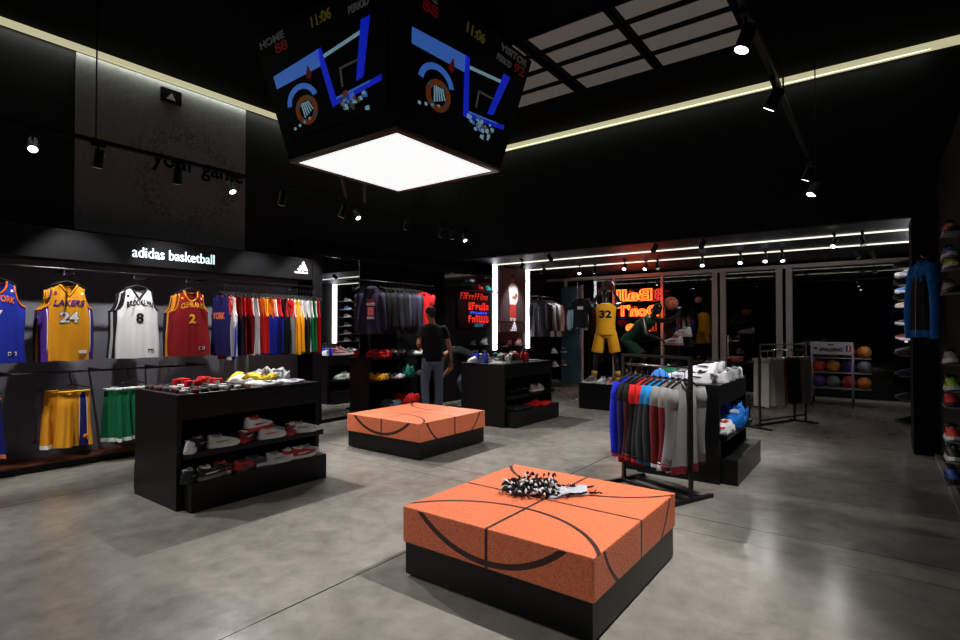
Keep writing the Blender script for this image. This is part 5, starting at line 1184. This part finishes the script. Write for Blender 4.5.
m1, j1 = mannequin((-4.25, 9.78, .47), pi + .35, 'dark mannequin seen from behind in yellow jersey and shorts numbered 32', J, GOLD, GOLD, '32', None, None)
t = fit_text(text_bm('32', ext=.0, bold=.05), .23, .15); tb = MB()
from mathutils.bvhtree import BVHTree
bvh = BVHTree.FromPolygons([v.co.copy() for v in j1.data.vertices], [tuple(p.vertices) for p in j1.data.polygons])
bmesh.ops.triangulate(t, faces=t.faces[:]); bmesh.ops.subdivide_edges(t, edges=t.edges[:], cuts=1)
for v in t.verts:
    x, z = -v.co.x, v.co.y + 1.22; hit = bvh.ray_cast(Vector((x, 1, z)), Vector((0, -1, 0)))[0]
    v.co = Vector((x, (hit.y if hit else .14) + .006, z))
tb.add(t); tb.build('number', fab((30, 26, 30)), m1)
MB().tube([V3((.09 * cos(a), .012 + .075 * sin(a), 1.495 + .006 * sin(a))) for a in [2 * pi * k / 20 for k in range(20)]], .010, 6, closed=True).build('neck_trim', fab((220, 220, 226)), m1)
ball((-4.33, 10.08, .47 + 1.86), (150, 90, 90), 'reddish basketball held up behind the head of yellow mannequin')
J = base_pose()
J.update(pel=V3((0, .24, .80)), waist=V3((0, .10, .92)), chest=V3((0, -.06, 1.07)), neck=V3((0, -.25, 1.22)), head=V3((0, -.36, 1.36)), up=V3((0, -.75, .66)), up2=V3((0, -.65, .75)), face=V3((0, -1, .1)), hup=V3((0, -.15, 1)))
J['shL'] = V3((.18, -.19, 1.19)); J['elL'] = V3((.22, -.46, 1.16)); J['wrL'] = V3((.16, -.70, 1.27)); J['hdL'] = V3((0, -.4, 1)); J['hnL'] = V3((0, -1, .3))
J['shR'] = V3((-.18, -.19, 1.19)); J['elR'] = V3((-.26, -.30, .92)); J['wrR'] = V3((-.22, -.52, .84)); J['hnR'] = V3((0, 0, -1))
for s, k, yy in (('L', 1, .42), ('R', -1, .0)): J['hip' + s] = V3((k * .09, .22, .76)); J['kn' + s] = V3((k * .14, yy - .18, .46)); J['an' + s] = V3((k * .16, yy, .085)); J['toe' + s] = V3((k * .18, yy - .15, .035))
m2, j2 = mannequin((-3.66, 10.02, .47), pi / 2 - .25, 'dark mannequin leaning forward in dark green jersey beside the yellow one', J, DGRN, DGRN, '', None, None)
MB().tube([V3((.10 * cos(a), -.215 + .06 * sin(a), 1.20 - .055 * sin(a))) for a in [2 * pi * k / 20 for k in range(20)]], .010, 6, closed=True).build('neck_trim', fab((150, 170, 160)), m2)
ball((-3.06, 9.95, .47 + 1.48), (170, 84, 60), 'orange basketball held out in the hand of the leaning mannequin', r=.125)
# mount rod for the held balls
# large display shoes beside them
stn = MB().box(-3.30, -2.75, 10.1, 10.5, .47, .50).box(-3.06, -3.02, 10.28, 10.32, .50, 1.16).box(-3.28, -2.80, 10.12, 10.48, 1.16, 1.18).build('shoe_stand', M_BLACK); tag(stn, 'black stand holding two large pale shoes beside the green mannequin', 'display stand')
shoe((-3.12, 10.24, 1.18), 2.7, (196, 190, 192), (170, 120, 118), (150, 40, 40), 'large pale grey shoe in front on the black stand', 'large shoes by the mannequins', s=1.45)
shoe((-2.98, 10.38, 1.34), 2.5, (200, 196, 198), (190, 150, 148), GRY, 'large pale shoe above and behind the other one', 'large shoes by the mannequins', s=1.45)
MB_b = MB().box(-3.14, -2.84, 10.30, 10.46, 1.18, 1.34).build('riser_block', M_BLACK); tag(MB_b, 'black riser block under the rear large shoe', 'riser')
# floor shoes on the podium
for i, (x, y, c, nm) in enumerate(((-4.40, 9.34, (80, 70, 74), 'dark'), (-4.16, 9.36, (210, 210, 216), 'white'), (-3.98, 9.34, (160, 90, 84), 'reddish'), (-3.74, 9.36, (60, 70, 120), 'blue'))):
    shoe((x, y, .47), -1.9 + .3 * i, c, WHT, GRY, '%s shoe on the front edge of the podium, %s from left' % (nm, ['first', 'second', 'third', 'fourth'][i]), 'shoes on the podium')
# chrome garment stand with black shirt left of the podium
gs = empty('garment_stand', (-5.05, 10.35, 0), 'chrome garment stand with a black shirt left of the yellow mannequin', 'garment stand')
MB().lathe([(.16, 0), (.16, .012), (.02, .018)], 20).build('round_base', M_CHROME, gs); MB().tube([(0, 0, .01), (0, 0, 2.12)], .014, 8).build('pole', M_CHROME, gs); MB().tube([(-.22, 0, 2.10), (.22, 0, 2.10)], .012, 8).build('cross_bar', M_CHROME, gs)
jacket((-5.05, 10.32, 2.12), .3, (24, 24, 28), 'black shirt with white chest mark on the chrome garment stand', 400, H=.62, W=.19, patch=[(0, -.2, .12, .06, (210, 210, 214))], zip_=False, tsleeve=True, name='black_shirt', cat='shirt')
jacket((-5.75, 11.6, 2.10), .5, (150, 180, 196), 'pale bluish jacket hanging in front of the blue glass leaf', 401, H=.60, W=.20)
hs = MB().tube([(-5.75, 11.6, 2.08), (-5.75, 11.6, 2.95)], .003, 5).tube([(-5.90, 11.53, 2.06), (-5.60, 11.68, 2.06)], .007, 6).build('ceiling_hanger', M_CHROME); tag(hs, 'thin ceiling wire hanger carrying the pale bluish jacket', 'hanger')

# ------------------------------------------------------------ right wall
def ledge(x0, y0, y1, z, label):
    o = MB().box(x0, XR, y0, y1, z - .012, z).build('shoe_ledge', mat('ledge_grey', (130, 130, 132), .4, bump=.02)); tag(o, label, 'shelf', 'shoe ledges on the right wall'); return o
RW = [(6.02, 2.30, ORG, 'orange'), (6.10, 2.10, BLU, 'blue'), (6.00, 2.00, LIM, 'lime'), (6.12, 1.80, (190, 190, 196), 'pale grey'), (6.10, 1.20, (214, 200, 204), 'white and dark red'), (6.02, .98, LIM, 'lime yellow'), (6.10, .84, (230, 60, 46), 'bright red'), (6.05, .56, (224, 50, 40), 'red'), (6.00, .40, (40, 40, 44), 'black'), (6.08, .20, (40, 90, 190), 'blue')]
for i, (y, z, c, nm) in enumerate(RW):
    ledge(.43, y - .16, y + .16, z, 'thin grey ledge on the right wall holding the %s shoe' % (nm if i != 9 else 'lowest blue'))
    shoe((.487, y, z), -pi / 2 + .08, c, WHT if i % 3 else (40, 40, 44), BLK, '%s shoe on the near right wall, %s' % (nm, ['topmost', 'second from top', 'third from top', 'fourth from top', 'at waist height', 'sixth from top', 'seventh from top', 'third from bottom', 'second from bottom', 'lowest'][i]), 'shoes on the near right wall', s=.98)
BC = [(2.30, (190, 50, 50), 'red'), (2.08, (190, 80, 70), 'red and white'), (1.88, (150, 60, 50), 'dull red'), (1.14, (180, 170, 166), 'pale'), (.87, (120, 120, 190), 'violet'), (.56, (60, 130, 100), 'green'), (.25, (40, 50, 120), 'navy')]
for i, (z, c, nm) in enumerate(BC):
    ledge(.20, 8.92, 9.30, z, 'ledge behind the right column holding a %s shoe' % nm)
    shoe((.30, 9.04, z), pi + .3, tuple(int(q * .6) for q in c), (90, 90, 92), GRY, '%s shoe behind the black right column, %s' % (nm, ['topmost', 'second from top', 'third from top', 'fourth from top', 'third from bottom', 'second from bottom', 'lowest'][i]), 'shoes behind the right column', s=1.05)  # shoe and sole colours darkened to stand in for the dimness here
    if i < 3: shoe((.30, 9.24, z), pi + .3, (40, 110, 80) if i else (150, 40, 40), (90, 90, 92), GRY, '%s shoe beside the %s one behind the right column' % ('green' if i else 'dark red', nm), 'shoes behind the right column')
cc = [((214, 214, 218), 'white'), ((220, 150, 90), 'orange'), ((60, 120, 190), 'blue'), ((80, 150, 200), 'sky blue'), ((200, 170, 150), 'beige'), ((180, 150, 140), 'tan'), ((60, 60, 62), 'black'), ((180, 190, 184), 'pale'), ((150, 50, 50), 'red'), ((190, 70, 60), 'light red'), ((90, 90, 94), 'grey'), ((200, 200, 204), 'bright white')]
for i, z in enumerate((2.40, 2.12, 1.86, 1.56, 1.30, 1.05)):
    ledge(.28, 11.65, 12.65, z, 'long ledge on the far right wall, %s from top, seen in the mirror' % on_n[i % 4] if i < 4 else 'long ledge on the far right wall, %s, seen in the mirror' % ['second from bottom', 'lowest'][i - 4])
    for k in range(2):
        c, nm = cc[i * 2 + k]; shoe((.38, 11.90 + k * .46, z), pi, c, WHT, GRY, '%s shoe on far right wall, %s on ledge %s' % (nm, ['nearer', 'farther'][k], ['one from the top', 'two from the top', 'three from the top', 'four from the top', 'second lowest', 'lowest'][i]), 'shoes on the far right wall', s=1.1)
# blue jacket at the column
jacket((.38, 7.62, 2.24), R(-58), (20, 22, 30), 'bright blue and black jacket hung on the right wall by the column', 420, top=(26, 110, 190), sleeve=(24, 112, 200), hem=(24, 100, 180), H=.84, W=.17, sl=.80, splay=.07, d=.05)
ph = MB().tube([(.55, 7.62, 2.27), (.38, 7.62, 2.27), (.37, 7.62, 2.30)], .007, 6).tube([(.34, 7.50, 2.20), (.38, 7.62, 2.25), (.42, 7.74, 2.20)], .008, 6).build('garment_hook', M_CHROME); tag(ph, 'chrome wall arm carrying the blue and black jacket', 'hook')

# dim street things beyond the glass
for i, (x, y, sx, sz) in enumerate(((-4.2, 19, .5, 1.1), (-1.6, 20, 1.4, .8), (0.6, 18.5, .6, 1.2))):
    o = empty('street_planter', (x, y, 0), 'dim dark planter box outside the shop windows, %s' % ['left', 'middle', 'right'][i], 'planter', 'planters outside')
    MB().box(-sx / 2, sx / 2, -.25, .25, 0, .5).build('box_body', M_BLACK, o); b_ = MB()
    rn = random.Random(i)
    for k in range(40): b_.ball((rn.uniform(-sx / 2, sx / 2), rn.uniform(-.2, .2), .5 + rn.random() * (sz - .4)), .09, 1)
    b_.build('foliage', mat('dim_foliage', (24, 40, 26), .8, bump=.4), o)
